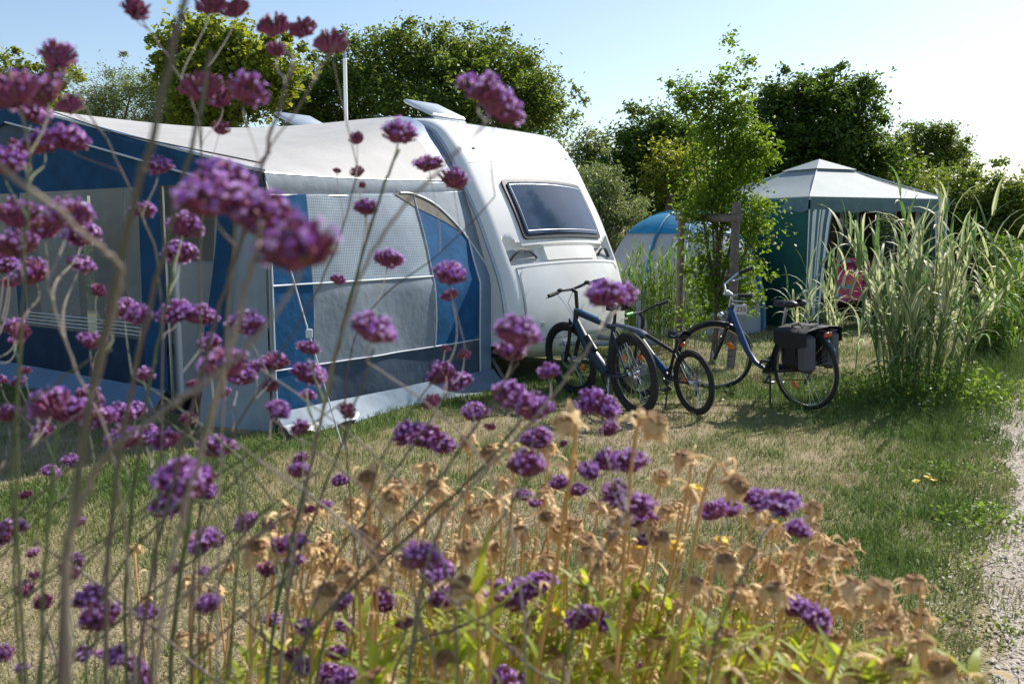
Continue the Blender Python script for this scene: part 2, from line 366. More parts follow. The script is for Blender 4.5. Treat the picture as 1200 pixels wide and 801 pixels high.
pb.grid(pf, list(pys), [0, .25, .5, .75, 1])
kind(pb.build('gravel_path', M['gravel']), 'structure')
# loose stones on the path: small angular solids, one uncountable mass
def stones():
    n = 26000; yy = 2.6 + 10*rng.random(n)**1.5; xx = pathedge(yy) + rng.normal(.75, .5, n); k = xx > pathedge(yy) - .25; xx, yy = xx[k], yy[k]; n = len(xx)
    s = rng.uniform(.003, .009, n)*(1+.05*yy); base = np.array([(1,0,0),(0,1,0),(-1,0,0),(0,-1,0),(0,0,.7),(0,0,-.5)], float)
    P = base[None]*s[:,None,None]*(1+rng.uniform(-.4,.4,(n,6,3))); an = rng.uniform(0,6.28,n); c, q = np.cos(an)[:,None], np.sin(an)[:,None]
    P = np.stack([P[...,0]*c-P[...,1]*q, P[...,0]*q+P[...,1]*c, P[...,2]], -1); P += np.stack([xx, yy, .004+s*.4], 1)[:,None,:]
    T = np.array([(0,1,4),(1,2,4),(2,3,4),(3,0,4)]); T = (T[None]+6*np.arange(n)[:,None,None]).reshape(-1,3)
    m = mat('stone', (.60,.53,.46), .85, var=.2, col2=(.28,.235,.19), isl=.9)
    kind(np_mesh('gravel_stones', P.reshape(-1,3), tris=T, mats=[m]), 'stuff')
stones()

UX = Vector((.8, -.6, 0))     # caravan forward
_u = AWN_A - CAV_B; _u = -_u/np.linalg.norm(_u); CAVROT = math.atan2(-_u[0], _u[1])  # local +x = forward, +y = away
def incav(x, y):
    c, s = math.cos(CAVROT), math.sin(CAVROT); dx, dy = x-CAV_B[0], y-CAV_B[1]; lx = c*dx+s*dy; ly = -s*dx+c*dy
    return (lx < .02) & (ly > -2.87) & (ly < 2.2)
# grass blades
def grass():
    P = []
    for y0, y1, dens, sc in ((2.4, 4.5, 4200, .8), (4.5, 7.5, 3000, .95), (7.5, 12.5, 1300, 1.1), (12.5, 26, 160, 2.2)):
        n = int(dens*(.62*(y1+y0)/2*2+1.5)*(y1-y0)); yy = rng.uniform(y0, y1, n); xx = rng.uniform(-1, 1, n)*(.62*yy+.7)
        P.append(np.stack([xx, yy, np.full(n, sc)], 1))
    P = np.concatenate(P); e = pathedge(P[:,1]); x, y = P[:,0], P[:,1]
    inpath = (x > e + .12*(vnoise(x, y, .25, 9)-.6)) & (x < e+1.75); keep = ~(inpath & (rng.random(len(P)) > .012 + .75*np.exp(-((x-e)/.28)**2)*(vnoise(x, y, .19, 21) > .48)))
    keep &= ~incav(x, y); g = greenness(x, y); keep &= rng.random(len(P)) < (.35 + .65*vnoise(x, y, .22, 12) + .4*g)
    P = P[keep]; g = g[keep]; n = len(P); x, y, sc = P.T
    reed = np.exp(-(((x-REED[0])/1.4)**2 + ((y-REED[1])/1.0)**2)); edge = np.exp(-((x-pathedge(y)+.35)/.35)**2)
    tuft = vnoise(x, y, .16, 14)
    h = (.018 + .028*rng.random(n) + .03*g*rng.random(n) + .13*reed*rng.random(n) + .05*edge*rng.random(n)*(tuft > .5))*np.sqrt(sc)*(.6+.8*tuft)
    h += .10*np.exp(-((x-6.3)/1.2)**2 - ((y-10.5)/1.6)**2)*rng.random(n)*2
    wd = (.0016 + .0016*rng.random(n))*sc*1.35; an = rng.uniform(0, 2*np.pi, n); ln = rng.uniform(.15, 1.0, n)*h*1.3; la = rng.uniform(0, 2*np.pi, n)
    dx, dy = np.cos(an)*wd, np.sin(an)*wd; lx, ly = np.cos(la)*ln, np.sin(la)*ln; z0 = np.full(n, -.002)
    V = np.stack([np.stack([x-dx, y-dy, z0],1), np.stack([x+dx, y+dy, z0],1), np.stack([x+lx*.35+dx*.7, y+ly*.35+dy*.7, h*.65],1), np.stack([x+lx*.35-dx*.7, y+ly*.35-dy*.7, h*.65],1), np.stack([x+lx, y+ly, h],1)], 1)
    b = 5*np.arange(n); q = np.stack([b, b+1, b+2, b+3], 1); t = np.stack([b+3, b+2, b+4], 1)
    kind(np_mesh('lawn_grass', V.reshape(-1,3), q, t, [M['blade']], attr={'green': np.repeat(g + rng.normal(0,.08,n), 5)}), 'stuff')
grass()

# ------------------------------------------------------------------ leaves and trees
def leafcloud(C, size, asp=.55, up=.4, droop=0):
    n = len(C); N = rng.normal(size=(n,3)); N[:,2] = np.abs(N[:,2])+up; N /= np.linalg.norm(N,axis=1)[:,None]
    D = rng.normal(size=(n,3)); D[:,2] -= droop; D -= N*(D*N).sum(1)[:,None]; D /= np.linalg.norm(D,axis=1)[:,None]; S = np.cross(N, D)
    s = (size*rng.uniform(.6,1.3,n))[:,None]; fold = N*s*.12
    V = np.stack([C - D*s*.5, C + S*s*asp*.5 + fold, C + D*s*.5, C - S*s*asp*.5 + fold], 1).reshape(-1,3)
    return V, (4*np.arange(n)[:,None] + np.arange(4))
def tree(name, label, cat, base, blobs, leaf, size, count, trunk_r=.12, group=None, asp=.55, clump=.22, droop=0, trunkmat='bark', limbs=True, lean=None):
    """blobs: list of world (x,y,z,rx,ry,rz); leaves gather in clumps through each blob, denser towards its surface"""
    if size > .1: count = int(count*1.9); size *= .76
    base = np.array(base, float); root = thing(name, label, cat, base, group=group)
    Bl = np.array(blobs, float); vol = Bl[:,3]*Bl[:,5]; pr = vol/vol.sum(); out = []
    big = size > .08; ncl = max(30, int(count/(85 if big else 30))); k = rng.choice(len(Bl), ncl, p=pr); d = rng.normal(size=(ncl,3)); d /= np.linalg.norm(d,axis=1)[:,None]
    r = rng.random(ncl)**.45; r *= (.93 if big else 1) + (.17 if big else .10)*rng.normal(size=ncl)
    cc = Bl[k,:3] + d*r[:,None]*Bl[k,3:6]; cs = clump*(1.25 if big else 1)*rng.uniform(.4,1.3,ncl)*np.minimum(1, Bl[k,5]/.8+.35)
    if big:      # twiggy sprigs standing out of the outline
        ns = int(ncl*.10); ks = rng.choice(len(Bl), ns, p=pr); ds = rng.normal(size=(ns,3)); ds[:,2] = np.abs(ds[:,2])+.1; ds /= np.linalg.norm(ds,axis=1)[:,None]
        cc = np.concatenate([cc, Bl[ks,:3] + ds*rng.uniform(1.05, 1.32, ns)[:,None]*Bl[ks,3:6]]); cs = np.concatenate([cs, clump*rng.uniform(.35,.7,ns)])
    kk = rng.integers(0, len(cc), count); L = cc[kk] + rng.normal(size=(count,3))*cs[kk][:,None]*np.array([1,1,.75])*.6
    L = L[L[:,2] > .05]
    V, Q = leafcloud(L - base, size, asp, droop=droop)
    kind(np_mesh('crown', V, Q, mats=[leaf], parent=root), 'stuff')
    top = Bl[:,2].max(); ctr = Bl[np.argmax(vol),:3]
    mb = MB(); fork = np.array([base[0]*.5+ctr[0]*.5, base[1]*.5+ctr[1]*.5, max(.5, (Bl[:,2]-Bl[:,5]).min()*.5+.3*ctr[2])]) - base
    mb.tube([(0,0,-.05), tuple(fork*.5+np.array([.03,0,0])), tuple(fork), tuple(ctr-base)], [trunk_r*1.25, trunk_r, trunk_r*.85, trunk_r*.35], 9)
    tr = mb.build('trunk', M[trunkmat], root)
    if limbs:
        for b in Bl[:14]:
            e = b[:3]-base; mid = fork*.45+e*.55 + rng.normal(size=3)*.1; mm = MB()
            mm.tube([tuple(fork*.97), tuple(mid), tuple(e + np.array([0,0,b[5]*.5]))], [trunk_r*.5, trunk_r*.3, trunk_r*.08], 6)
            mm.build('limb', M[trunkmat], root)
    return root
def pblobs(lst, D, dy=None):
    """(px, py, rx_px, ry_px[, depth offset]) at depth D -> world ellipsoids with real thickness"""
    o = []
    for b in lst:
        d = D + (b[4] if len(b) > 4 else 0); c = at(b[0], b[1], d); s = d/F
        o.append((c[0], c[1], c[2], b[2]*s, (dy or max(b[2], b[3])*s*.9), b[3]*s))
    return o
def tree_px(name, label, D, lst, leaf, size, count, bx=None, **k):
    bl = pblobs(lst, D); bx = bx if bx is not None else lst[0][0]; c = at(bx, 250, D)
    return tree(name, label, k.pop('cat', 'tree'), (c[0], D, 0), bl, leaf, size, count, **k)
GT = 'trees behind the camping pitch'
tree_px('pale_tree', 'pale yellow-green tree at the far left edge above the awning peak', 24, [(30,100,38,34),(65,95,26,26),(0,110,30,34),(45,135,60,30)], M['lf_pale'], .15, 7000, group=GT)
tree_px('bushy_tree', 'low bushy green tree behind the left end of the awning roof', 22, [(120,120,36,32),(158,112,34,36),(195,120,36,32),(150,150,75,30),(100,150,40,25),(225,150,50,30)], M['lf_will'], .11, 15000, group=GT, asp=.3)
tree_px('poplar_tree', 'tall broadleaf tree with yellow-green leaves behind the awning', 21, [(215,58,26,30),(250,50,30,28),(285,62,30,34),(240,90,48,36),(290,105,42,40),(205,85,24,22),(245,130,60,30),(320,85,30,44)], M['lf_yel'], .17, 11000, group=GT, asp=.8, clump=.26)
tree_px('large_tree', 'largest dark green spreading tree behind the caravan roof and mast', 24, [(430,95,60,52),(500,90,62,54),(560,92,56,50),(470,62,50,26),(555,65,45,22),(605,95,44,42),(632,125,32,48),(380,110,45,50),(350,130,35,40),(520,130,130,40),(600,150,70,35),(400,150,60,30)], M['lf_mid'], .15, 34000, trunk_r=.22, group=GT, clump=.3)
tree_px('sparse_tree', 'thin airy tree between the big tree and the dark tree', 22, [(688,170,20,24),(675,195,26,30),(700,195,22,26),(655,180,14,24)], M['lf_will'], .12, 2600, group=GT, trunk_r=.06)
tree_px('grey_willow', 'grey-green willow bush rising just right of the caravan', 17, [(705,220,34,36),(725,240,34,34),(690,250,34,40),(735,262,26,24),(700,285,44,34)], M['lf_will'], .085, 14000, cat='bush', asp=.28, clump=.16)
tree_px('dark_tree', 'dark rounded tree with yellow tips left of the staked tree', 21, [(745,170,34,36),(778,160,38,34),(812,178,36,40),(760,205,50,44),(800,215,50,44),(735,205,28,34),(770,240,60,30)], M['lf_oak'], .13, 18000, group=GT)
tree_px('yellowing_tree', 'smaller yellow-green tree in front of the dark tree', 19.5, [(785,190,24,30),(775,215,26,22),(805,200,20,26)], M['lf_yel'], .11, 3200, group=GT)
tree_px('oak_tree', 'dense dark oak rising behind the gazebo roof', 24, [(905,120,26,26),(945,112,38,30),(985,122,36,32),(1010,150,28,40),(960,150,60,46),(920,165,46,46),(975,190,65,44),(905,205,48,44),(880,185,30,50),(1020,195,35,35)], M['lf_oak'], .17, 24000, trunk_r=.2, group=GT, clump=.28)
tree_px('distant_poplar', 'far poplar clump of three heads right of the oak', 36, [(1072,168,17,24),(1092,165,17,26),(1113,172,16,26),(1095,190,36,20),(1070,195,22,20),(1122,185,12,14)], M['lf_mid'], .17, 8000, group=GT, clump=.3)
tree_px('right_tree', 'mid-green tree filling the gap between oak and far poplar', 26, [(1120,218,34,22),(1045,190,30,26),(1030,215,35,25),(1065,212,32,22),(1085,225,34,20)], M['lf_mid'], .14, 7000, group=GT)
GH = 'hedge bushes along the back of the site'
for i, (px, py, rx, ry, n, lab) in enumerate((
    (660, 300, 60, 60, 5000, 'hedge bush hidden low behind the caravan front'),
    (760, 290, 60, 50, 7000, 'dark hedge bush behind the blue tent'),
    (850, 285, 70, 62, 9000, 'dark hedge bush behind the staked tree'),
    (940, 290, 70, 60, 6000, 'dark hedge bush behind the gazebo left wall'),
    (1030, 275, 70, 50, 7000, 'hedge bush behind the gazebo right side'),
    (1100, 248, 60, 46, 9000, 'olive hedge bush right of the gazebo'),
    (1165, 245, 50, 48, 9000, 'olive hedge bush at the right edge of the photo'),
    (1225, 240, 50, 50, 6000, 'hedge bush running out of frame on the right'),
    (-60, 280, 80, 60, 4000, 'hedge bush far left behind the awning'), (60, 285, 80, 50, 4000, 'hedge bush below the pale tree'), (180, 285, 80, 50, 4000, 'hedge bush below the bushy tree'),
    (300, 285, 80, 50, 4000, 'hedge bush below the tall yellow-green tree'), (420, 285, 80, 50, 4000, 'hedge bush below the mast'), (540, 285, 80, 50, 4000, 'hedge bush below the largest tree'))):
    tree_px('hedge_bush', lab, 22 + (i % 2), [(px, py, rx, ry), (px-rx*.5, py+20, rx*.6, ry*.8), (px+rx*.5, py+22, rx*.6, ry*.8), (px, py+45, rx, ry*.7), (px-rx*.5, 318, rx*.7, 26), (px+rx*.5, 318, rx*.7, 26)],
            M['lf_oak'] if i < 5 else M['lf_mid'], .13, int(n*1.7), cat='bush', group=GH, trunk_r=.08, limbs=False)
for i, (px, py, rx, ry, n, lab, D) in enumerate((
    (1192, 345, 26, 44, 5000, 'bright shrub at the right edge beside the path', 13),
    (1178, 300, 34, 26, 4000, 'low shrub behind the reed tips at the right edge', 16),
    (1160, 398, 30, 26, 3500, 'low weedy shrub between reeds and path', 11.5),)):
    tree_px('shrub', lab, D, [(px, py, rx, ry), (px+12, py+ry*.7, rx*.8, ry*.6)], M['lf_weed'], .05, n, cat='shrub', trunk_r=.02, limbs=False, clump=.1)

# ------------------------------------------------------------------ caravan
cav = thing('caravan', 'white touring caravan with grey-blue awning on its side, front window facing the bicycles', 'caravan', tuple(CAV_B), CAVROT)
W = 2.35
FZ = np.array([.33, .36, .45, .65, .9, 1.15, 1.43, 1.74, 2.10, 2.39, 2.58, 2.71, 2.80, 2.83]); FX = np.array([.10, .17, .235, .25, .22, .15, .03, -.11, -.31, -.48, -.62, -.75, -.97, -1.35])
prof = [(-6.7, .40), (-6.85, .55), (-6.9, 1.3), (-6.8, 2.2), (-6.6, 2.6), (-6.2, 2.76), (-4, 2.82), (-2, 2.835)]
def crom(pts, n):
    P = [pts[0]] + list(pts) + [pts[-1]]; out = []
    for i in range(1, len(P)-2):
        a, b, c, d = [np.array(q, float) for q in P[i-1:i+3]]
        for k in range(n):
            t = k/n; out.append(.5*((2*b)+(c-a)*t+(2*a-5*b+4*c-d)*t*t+(3*b-a-3*c+d)*t**3))
    out.append(np.array(pts[-1], float)); return out
front = crom(list(zip(FX[::-1], FZ[::-1])), 10)
frx = np.array([p[0] for p in front])[::-1]; frz = np.array([p[1] for p in front])[::-1]
def inset(y, r=.10):
    d = min(y, W-y)
    return 0 if d >= r else r*(1-math.sqrt(max(0, 1-((r-d)/r)**2)))*.8
def bow(y, z):
    f = 1-(2*y/W-1)**2; return .13*f*min(1, max(0, (2.83-z)/.5))
def bez(a, b, c, d, n=12):
    a, b, c, d = [np.array(q, float) for q in (a, b, c, d)]
    return [(1-t)**3*a + 3*(1-t)**2*t*b + 3*(1-t)*t*t*c + t**3*d for t in np.linspace(0, 1, n)]
def sstep(a, b, x): t = min(1, max(0, (x-a)/(b-a))); return t*t*(3-2*t)
RZ0, RZ1, RY0, RY1 = 1.235, 1.395, .13, 2.22
def ledge(y, z):     # shallow moulded recess under the window
    zz0 = RZ0 ; zz1 = RZ1 + .10*(1 - sstep(0, .25, min(y-RY0, RY1-y)))
    k = sstep(zz0-.006, zz0+.006, z)*(1-sstep(zz1-.02, zz1+.02, z))*sstep(RY0-.01, RY0+.03, y)*(1-sstep(RY1-.03, RY1+.01, y))
    return .07*k
def FS(y, z, off=0):     # a point of the front moulding
    x = float(np.interp(z, frz, frx)); x2 = float(np.interp(z+.02, frz, frx)); nx, nz = .02, x-x2; l = math.hypot(nx, nz); nx, nz = nx/l, nz/l
    d = off - inset(y) + bow(y, z)
    return (x + nx*d, y, z + nz*d)
ysub = sorted(set([0, .003, .012, .03, .06, .10] + [W-a for a in (0, .003, .012, .03, .06, .10)] + list(np.linspace(.12, W-.12, 26)) + [RY0-.01, RY0+.01, RY0+.03, RY1-.03, RY1-.01, RY1+.01]))
zsub = sorted(set(list(np.linspace(.33, 2.83, 70)) + [RZ0-.007, RZ0+.007, RZ1-.02, RZ1+.02, RZ1, RZ0]))
body = MB()
body.grid(lambda z, y: FS(y, z, -ledge(y, z)), zsub, ysub)
back = crom(prof, 5)
def BS(i, y):
    x, z = back[i]; s = inset(y); return (x + (s if x < -6.4 else 0), y, z - (s if z > 2.5 else -s if z < .6 else 0)*1.0)
body.grid(lambda i, y: BS(i, y), list(range(len(back))), ysub)
# join strip between roof and front moulding
body.grid(lambda k, y: tuple(np.array(BS(len(back)-1, y))*(1-k) + np.array(FS(y, 2.83))*k), [0, 1], ysub)
sidepts = [(p[0], p[1]) for p in back] + [(FS(0, z)[0], FS(0, z)[2]) for z in zsub[::-1]]
for y in (0, W):
    pts = [(BS(i, y)[0], y, BS(i, y)[2]) for i in range(len(back))] + [FS(y, z) for z in zsub[::-1]]
    body.add(pts, [tuple(range(len(pts)))])
body.add([(-6.7,0,.4),(-6.7,W,.4),(.1,W,.33),(.1,0,.33)], [(0,1,2,3)])
body.build('body', M['white'], cav, ang=35)
def patch(y0, y1, z0, z1, rc, off, thick, fn=FS, n=26, shear=0):
    mb = MB(); zs = sorted(set(list(z0 + rc*(1-np.cos(np.linspace(0, math.pi/2, 6)))) + list(z1 - rc*(1-np.cos(np.linspace(0, math.pi/2, 6)))) + list(np.linspace(z0+rc, z1-rc, 10))))
    rows = []
    for z in zs:
        d = min(z-z0, z1-z); ins = rc - math.sqrt(max(0, rc*rc-(rc-d)**2)) if d < rc else 0
        ya, yb = y0+ins, y1-ins; rows.append([(ya + (yb-ya)*k/n, z) for k in range(n+1)])
    e = .45*thick
    def pt(i, k):
        y, z = rows[i][k]; return fn(y, z, off+thick)
    mb.grid(lambda i, k: pt(i, k), list(range(len(rows))), list(range(n+1)))
    loop = rows[0] + [r[-1] for r in rows[1:]] + rows[-1][-2::-1] + [r[0] for r in rows[-2:0:-1]]
    vs = [fn(y, z, off+thick) for y, z in loop] + [fn(y, z, off-.004) for y, z in loop]; m = len(loop)
    mb.add(vs, [(i, (i+1) % m, (i+1) % m+m, i+m) for i in range(m)])
    return mb
wfr = patch(.42, 1.98, 1.47, 2.09, .05, 0, .022).build('front_window', M['black'], cav)
patch(.47, 1.93, 1.515, 2.055, .04, .022, .012).build('pane', M['glass'], wfr)
inn = MB(); 
for (a, b) in (((.50,1.55),(1.90,1.55)), ((.50,2.03),(1.90,2.03)), ((.50,1.55),(.50,2.03)), ((1.90,1.55),(1.90,2.03))):
    inn.tube([FS(a[0]+(b[0]-a[0])*t, a[1]+(b[1]-a[1])*t, .034) for t in np.linspace(0,1,14)], .004, 5)
inn.build('seal', M['trim'], wfr)
patch(.20, 2.16, .50, 1.185, .10, 0, .009).build('gas_locker_hatch', M['white_lo'], cav)
gap = MB(); gap.tube([FS(.18, .52, .002)]+[FS(.18+.03*math.sin(t), .6+(1.2-.6)*k, .002) for k, t in zip(np.linspace(0,1,8), np.linspace(0,0,8))]+[FS(y, 1.2, .002) for y in np.linspace(.26, 2.12, 20)]+[FS(2.18, 1.15, .002), FS(2.18, .52, .002)], .006, 5)
gap.build('hatch_seal', M['grey'], cav)
patch(.70, 1.72, 1.245, 1.385, .02, -.068, .062).build('ledge_panel', M['white'], cav)
for y0, y1 in ((.16, .60), (1.84, 2.19)):
    patch(y0, y1, 1.25, 1.40, .06, -.078, .016).build('handle_recess', M['grey'], cav)
    g = MB(); g.tube([FS(y0+(y1-y0)*(t), 1.27+.10*math.sin(math.pi*t)**.8, -.05+.045*math.sin(math.pi*t)) for t in np.linspace(0.04, .96, 12)], .016, 8, flat=.7); g.build('grab_handle', M['black'], cav)
lk = MB(); p0 = FS(.42, .62, .009); p1 = FS(.42, .62, .024); lk.tube([p0, p1], .025, 14); lk.build('hatch_lock', M['alu'], cav)
for yy in (.30, 2.1):
    mk = MB(); q = FS(yy, 2.45, .002); mk.ell(q, (.02, .035, .012)); mk.build('marker_light', M['alu'], cav)
seam = MB(); seam.tube([FS(y, 2.30, .0) for y in np.linspace(.05, W-.05, 30)], .0045, 5); seam.build('panel_seam', M['trim'], cav)
low = MB(); low.tube([FS(y, .475, .0) for y in np.linspace(.05, W-.05, 30)], .006, 5); low.build('panel_seam', M['grey'], cav)
for y in (0.0, W):
    t = MB(); t.tube([(x, y, z) for (x, _, z) in [BS(i, y) for i in range(5, len(back))]] + [FS(y, z) for z in zsub[::-1]], .022, 8); t.build('corner_trim', M['trim'], cav)
ch = MB(); ch.box((-3.2, W/2, .33), (6.4, 1.9, .14)); ch.build('chassis', M['black'], cav)
dbm = MB(); dbm.tube([(-.6, .35, .36), (1.05, W/2-.05, .40)], .03, 6); dbm.tube([(-.6, W-.35, .36), (1.05, W/2+.05, .40)], .03, 6); dbm.tube([(1.0, W/2, .40), (1.3, W/2, .43)], .035, 8); dbm.build('drawbar', M['grey'], cav)
jk = MB(); jk.tube([(1.0, W/2+.1, .2), (1.0, W/2+.1, .85)], .024, 10); jk.torus((1.0, W/2+.1, .11), (0,1,0), .075, .035, 20, 8); jk.build('jockey_wheel', M['grey'], cav)
for x, y in ((-3.3, .12), (-3.3, W-.12), (-4.1, .12), (-4.1, W-.12)):
    wl = MB(); wl.torus((x, y, .32), (0,1,0), .23, .09, 30, 10); wh = wl.build('wheel', M['rubber'], cav); r_ = MB(); r_.tube([(x, y-.05, .32), (x, y+.05, .32)], .17, 20); r_.build('rim', M['alu'], wh)
for y in (.3, W-.3):
    st = MB(); st.tube([(-.35, y, .36), (-.1, y, .03)], .02, 6); st.box((-.1, y, .015), (.14, .14, .03)); st.build('corner_steady', M['grey'], cav)
# roof lights propped open
for x0, y0, sx in ((-1.75, .55, .5), (-4.0, .5, .6)):
    h = MB(); fr_ = Matrix.Translation((x0, y0, 2.855)); h.rbox((sx/2, .28, .0), (sx, .6, .06), .02, M=fr_); ro = h.build('roof_light', M['trim'], cav)
    lid = MB(); lid.rbox((0, 0, 0), (sx, .6, .045), .015, M=Matrix.Translation((x0+sx/2, y0+.28, 3.0)) @ Matrix.Rotation(R(24), 4, 'Y')); lid.build('lid', M['trim'], ro)
# mast behind
mp = at(408, 250, 13.2)
ms = thing('mast', 'thin white mast standing up behind the caravan roof', 'pole', (mp[0], 13.2, 0)); mb = MB(); mb.tube([(0,0,0), (0,0,4.0)], .028, 8); mb.build('pole', M['white'], ms); mb = MB(); mb.tube([(0,0,4.0),(0,0,4.28)], .02, 8); mb.build('tip', M['grey'], ms)

# ------------------------------------------------------------------ awning (same frame as the caravan)
AD = float(np.linalg.norm(CAV_B - AWN_A))       # depth of the awning
aw = thing('awning', 'blue and grey caravan awning with mesh side window and open doorway', 'awning', tuple(CAV_B), CAVROT)
GX = -4.0     # apex position
# rows: (rail x, rail z), (front x, front z)
rows = [((-4,2.85),(-4,2.86)), ((-3.2,2.845),(-3.2,2.70)), ((-2.4,2.84),(-2.3,2.52)), ((-1.5,2.835),(-1.15,2.27)), ((-1.05,2.79),(-.62,2.16)), ((-.74,2.55),(-.25,2.09)), ((-.42,2.12),(.0,2.04)), ((-.385,2.0),(0.,1.87))]
def rowpt(i, wv, off=0):
    (rx, rz), (fx, fz) = rows[i]; sag = -.05*math.sin(math.pi*wv)*(1 if 0 < i < 6 else .4)
    return np.array((fx+(rx-fx)*wv + off, -AD*(1-wv) - .02*wv, fz+(rz-fz)*wv + sag))
def roofp(q, wv, n=5):
    # catmull through the rows
    i = min(len(rows)-2, int(q)); t = q-i; P = [rowpt(max(0, i-1), wv), rowpt(i, wv), rowpt(i+1, wv), rowpt(min(len(rows)-1, i+2), wv)]
    return tuple(.5*((2*P[1])+(P[2]-P[0])*t+(2*P[0]-5*P[1]+4*P[2]-P[3])*t*t+(3*P[1]-P[0]-3*P[2]+P[3])*t**3))
ws = list(np.linspace(0, 1, 25))
rf = MB(); rf.grid(lambda q, k: roofp(q, k), list(np.linspace(0, 4, 17)), ws); rf.grid(lambda q, k: roofp(q, k), list(np.linspace(4, 6, 9)), [a for a in ws if a < .9]+[.9])
rf.grid(lambda q, k: (-8 - roofp(q, k)[0], *roofp(q, k)[1:]), list(np.linspace(0, 6, 20)), ws)
rf.build('roof', M['roof'], aw)
es = MB(); es.grid(lambda q, k: roofp(q, k), list(np.linspace(4, 6, 9)), [.9, .95, 1.0]); es.grid(lambda q, k: roofp(q, k), list(np.linspace(3.6, 4, 4)), [.9, .95, 1.0]); es.build('edge_strip', M['rail'], aw)
va = MB(); va.grid(lambda q, k: roofp(q, k), [6, 6.33, 6.66, 7], ws); va.build('side_valance', M['cgrey'], aw)
def railx(z): return float(np.interp(z, [0, 1.1, 1.25, 1.69, 2.0], [-.03, -.03, -.10, -.25, -.385]))
def wp(wv, z, off=0):      # side wall surface
    fx = 0.0 + .04*max(0, .5-z); rx = railx(z); belly = .03*math.sin(math.pi*wv)*math.sin(math.pi*min(1, z/1.9))
    wr = .010*math.sin(17*wv+3*z) + .007*math.sin(31*wv-9*z)
    return (fx+(rx-fx)*wv + belly + wr*math.sin(math.pi*wv) + off, -AD*(1-wv), z)
def topz(wv): return 1.87+(2.0-1.87)*wv
def panel(name, m, w0, w1, z0, z1, off=0, par=aw, nu=18, nv=12, uvs=False):
    mb = MB(); f0 = z0 if callable(z0) else (lambda a: z0); f1 = z1 if callable(z1) else (lambda a: z1)
    mb.grid(lambda a, b: wp(a, f0(a)+(f1(a)-f0(a))*b, off), list(np.linspace(w0, w1, nu)), list(np.linspace(0, 1, nv)))
    o = mb.build(name, m, par)
    if uvs:
        l = o.data.uv_layers.new(name='uv'); co = o.data.vertices
        for lp in o.data.loops: c = co[lp.vertex_index].co; l.data[lp.index].uv = (c.y, c.z)
    return o
arch = lambda a: min(topz(a), topz(a) - .75*max(0, (a-.62)/.38)**2.2)
zm = 1.17
panel('mesh_window', M['mesh'], .155, .68, zm, arch, uvs=True, nu=30)
panel('corner_panel', M['cgrey'], 0, .012, .12, topz, .002)
panel('blue_panel', M['cblue2'], .012, .155, .12, topz, .003)
panel('blue_panel', M['cblue2'], .68, .93, .50, arch, .003)
panel('edge_panel', M['rail'], .93, 1.0, .1, arch, .003, nu=5)
panel('painted_shadow_gap', M['olive'], .56, .92, lambda a: arch(a)-.15*math.sin(math.pi*(a-.56)/.36), arch, .007)  # dark sheet painting the shadowed gap under the arch
panel('arch_panel', M['cgrey'], .62, 1.0, arch, topz, .004)
panel('middle_band', M['cgrey'], .155, .68, .50, zm, .001, nu=30)
panel('lower_band', M['cdark'], .155, .93, .14, .50, .001, nu=30)
sk = MB(); sk.grid(lambda a, b: wp(a, .005+.17*b, .03+.13*(1-b)*(1+.5*math.sin(9*a))), list(np.linspace(0, 1, 40)), list(np.linspace(0, 1, 5))); sk.build('ground_skirt', M['skirt'], aw)
for a0, a1 in ((.0, .33),):
    fl = MB(); fl.grid(lambda a, b: (lambda p: (p[0]+.10+.20*b*(.55+.3*math.sin(13*a)+.25*math.sin(29*a+1)), p[1]-.05*b, .03+.05*(1-b)+.030*math.sin(21*a+2*b)*b+.018*math.sin(47*a+5*b)*b))(wp(a, .1)), list(np.linspace(a0, a1, 60)), list(np.linspace(0, 1, 8))); fl.build('folded_flap', M['flap'], aw)
# piping
pp = MB(); pp.tube([roofp(7, k) for k in ws], .009, 6); pp.build('piping', M['piping'], aw)
pp = MB(); pp.tube([wp(a, arch(a), .01) for a in np.linspace(.6, 1, 24)], .010, 6); pp.tube([wp(.93, z, .012) for z in np.linspace(arch(.93), .1, 14)], .010, 6); pp.build('piping', M['piping'], aw)
pp = MB(); pp.tube([roofp(6, k) for k in ws if k < .93], .006, 6); pp.build('piping', M['trim'], aw)
pp = MB(); pp.tube([wp(a, zm, .008) for a in np.linspace(.012, .68, 30)], .008, 6); pp.build('piping', M['piping'], aw)
pp = MB(); pp.tube([wp(a, .50, .008) for a in np.linspace(.012, .93, 30)], .007, 6); pp.build('piping', M['piping'], aw)
pp = MB(); pp.tube([wp(.012, z, .008) for z in np.linspace(.1, 1.87, 14)], .007, 6); pp.build('piping', M['piping'], aw)
pp = MB(); pp.tube([wp(.68, z, .010) for z in np.linspace(.5, arch(.68), 14)], .006, 6); pp.build('piping', M['piping'], aw)
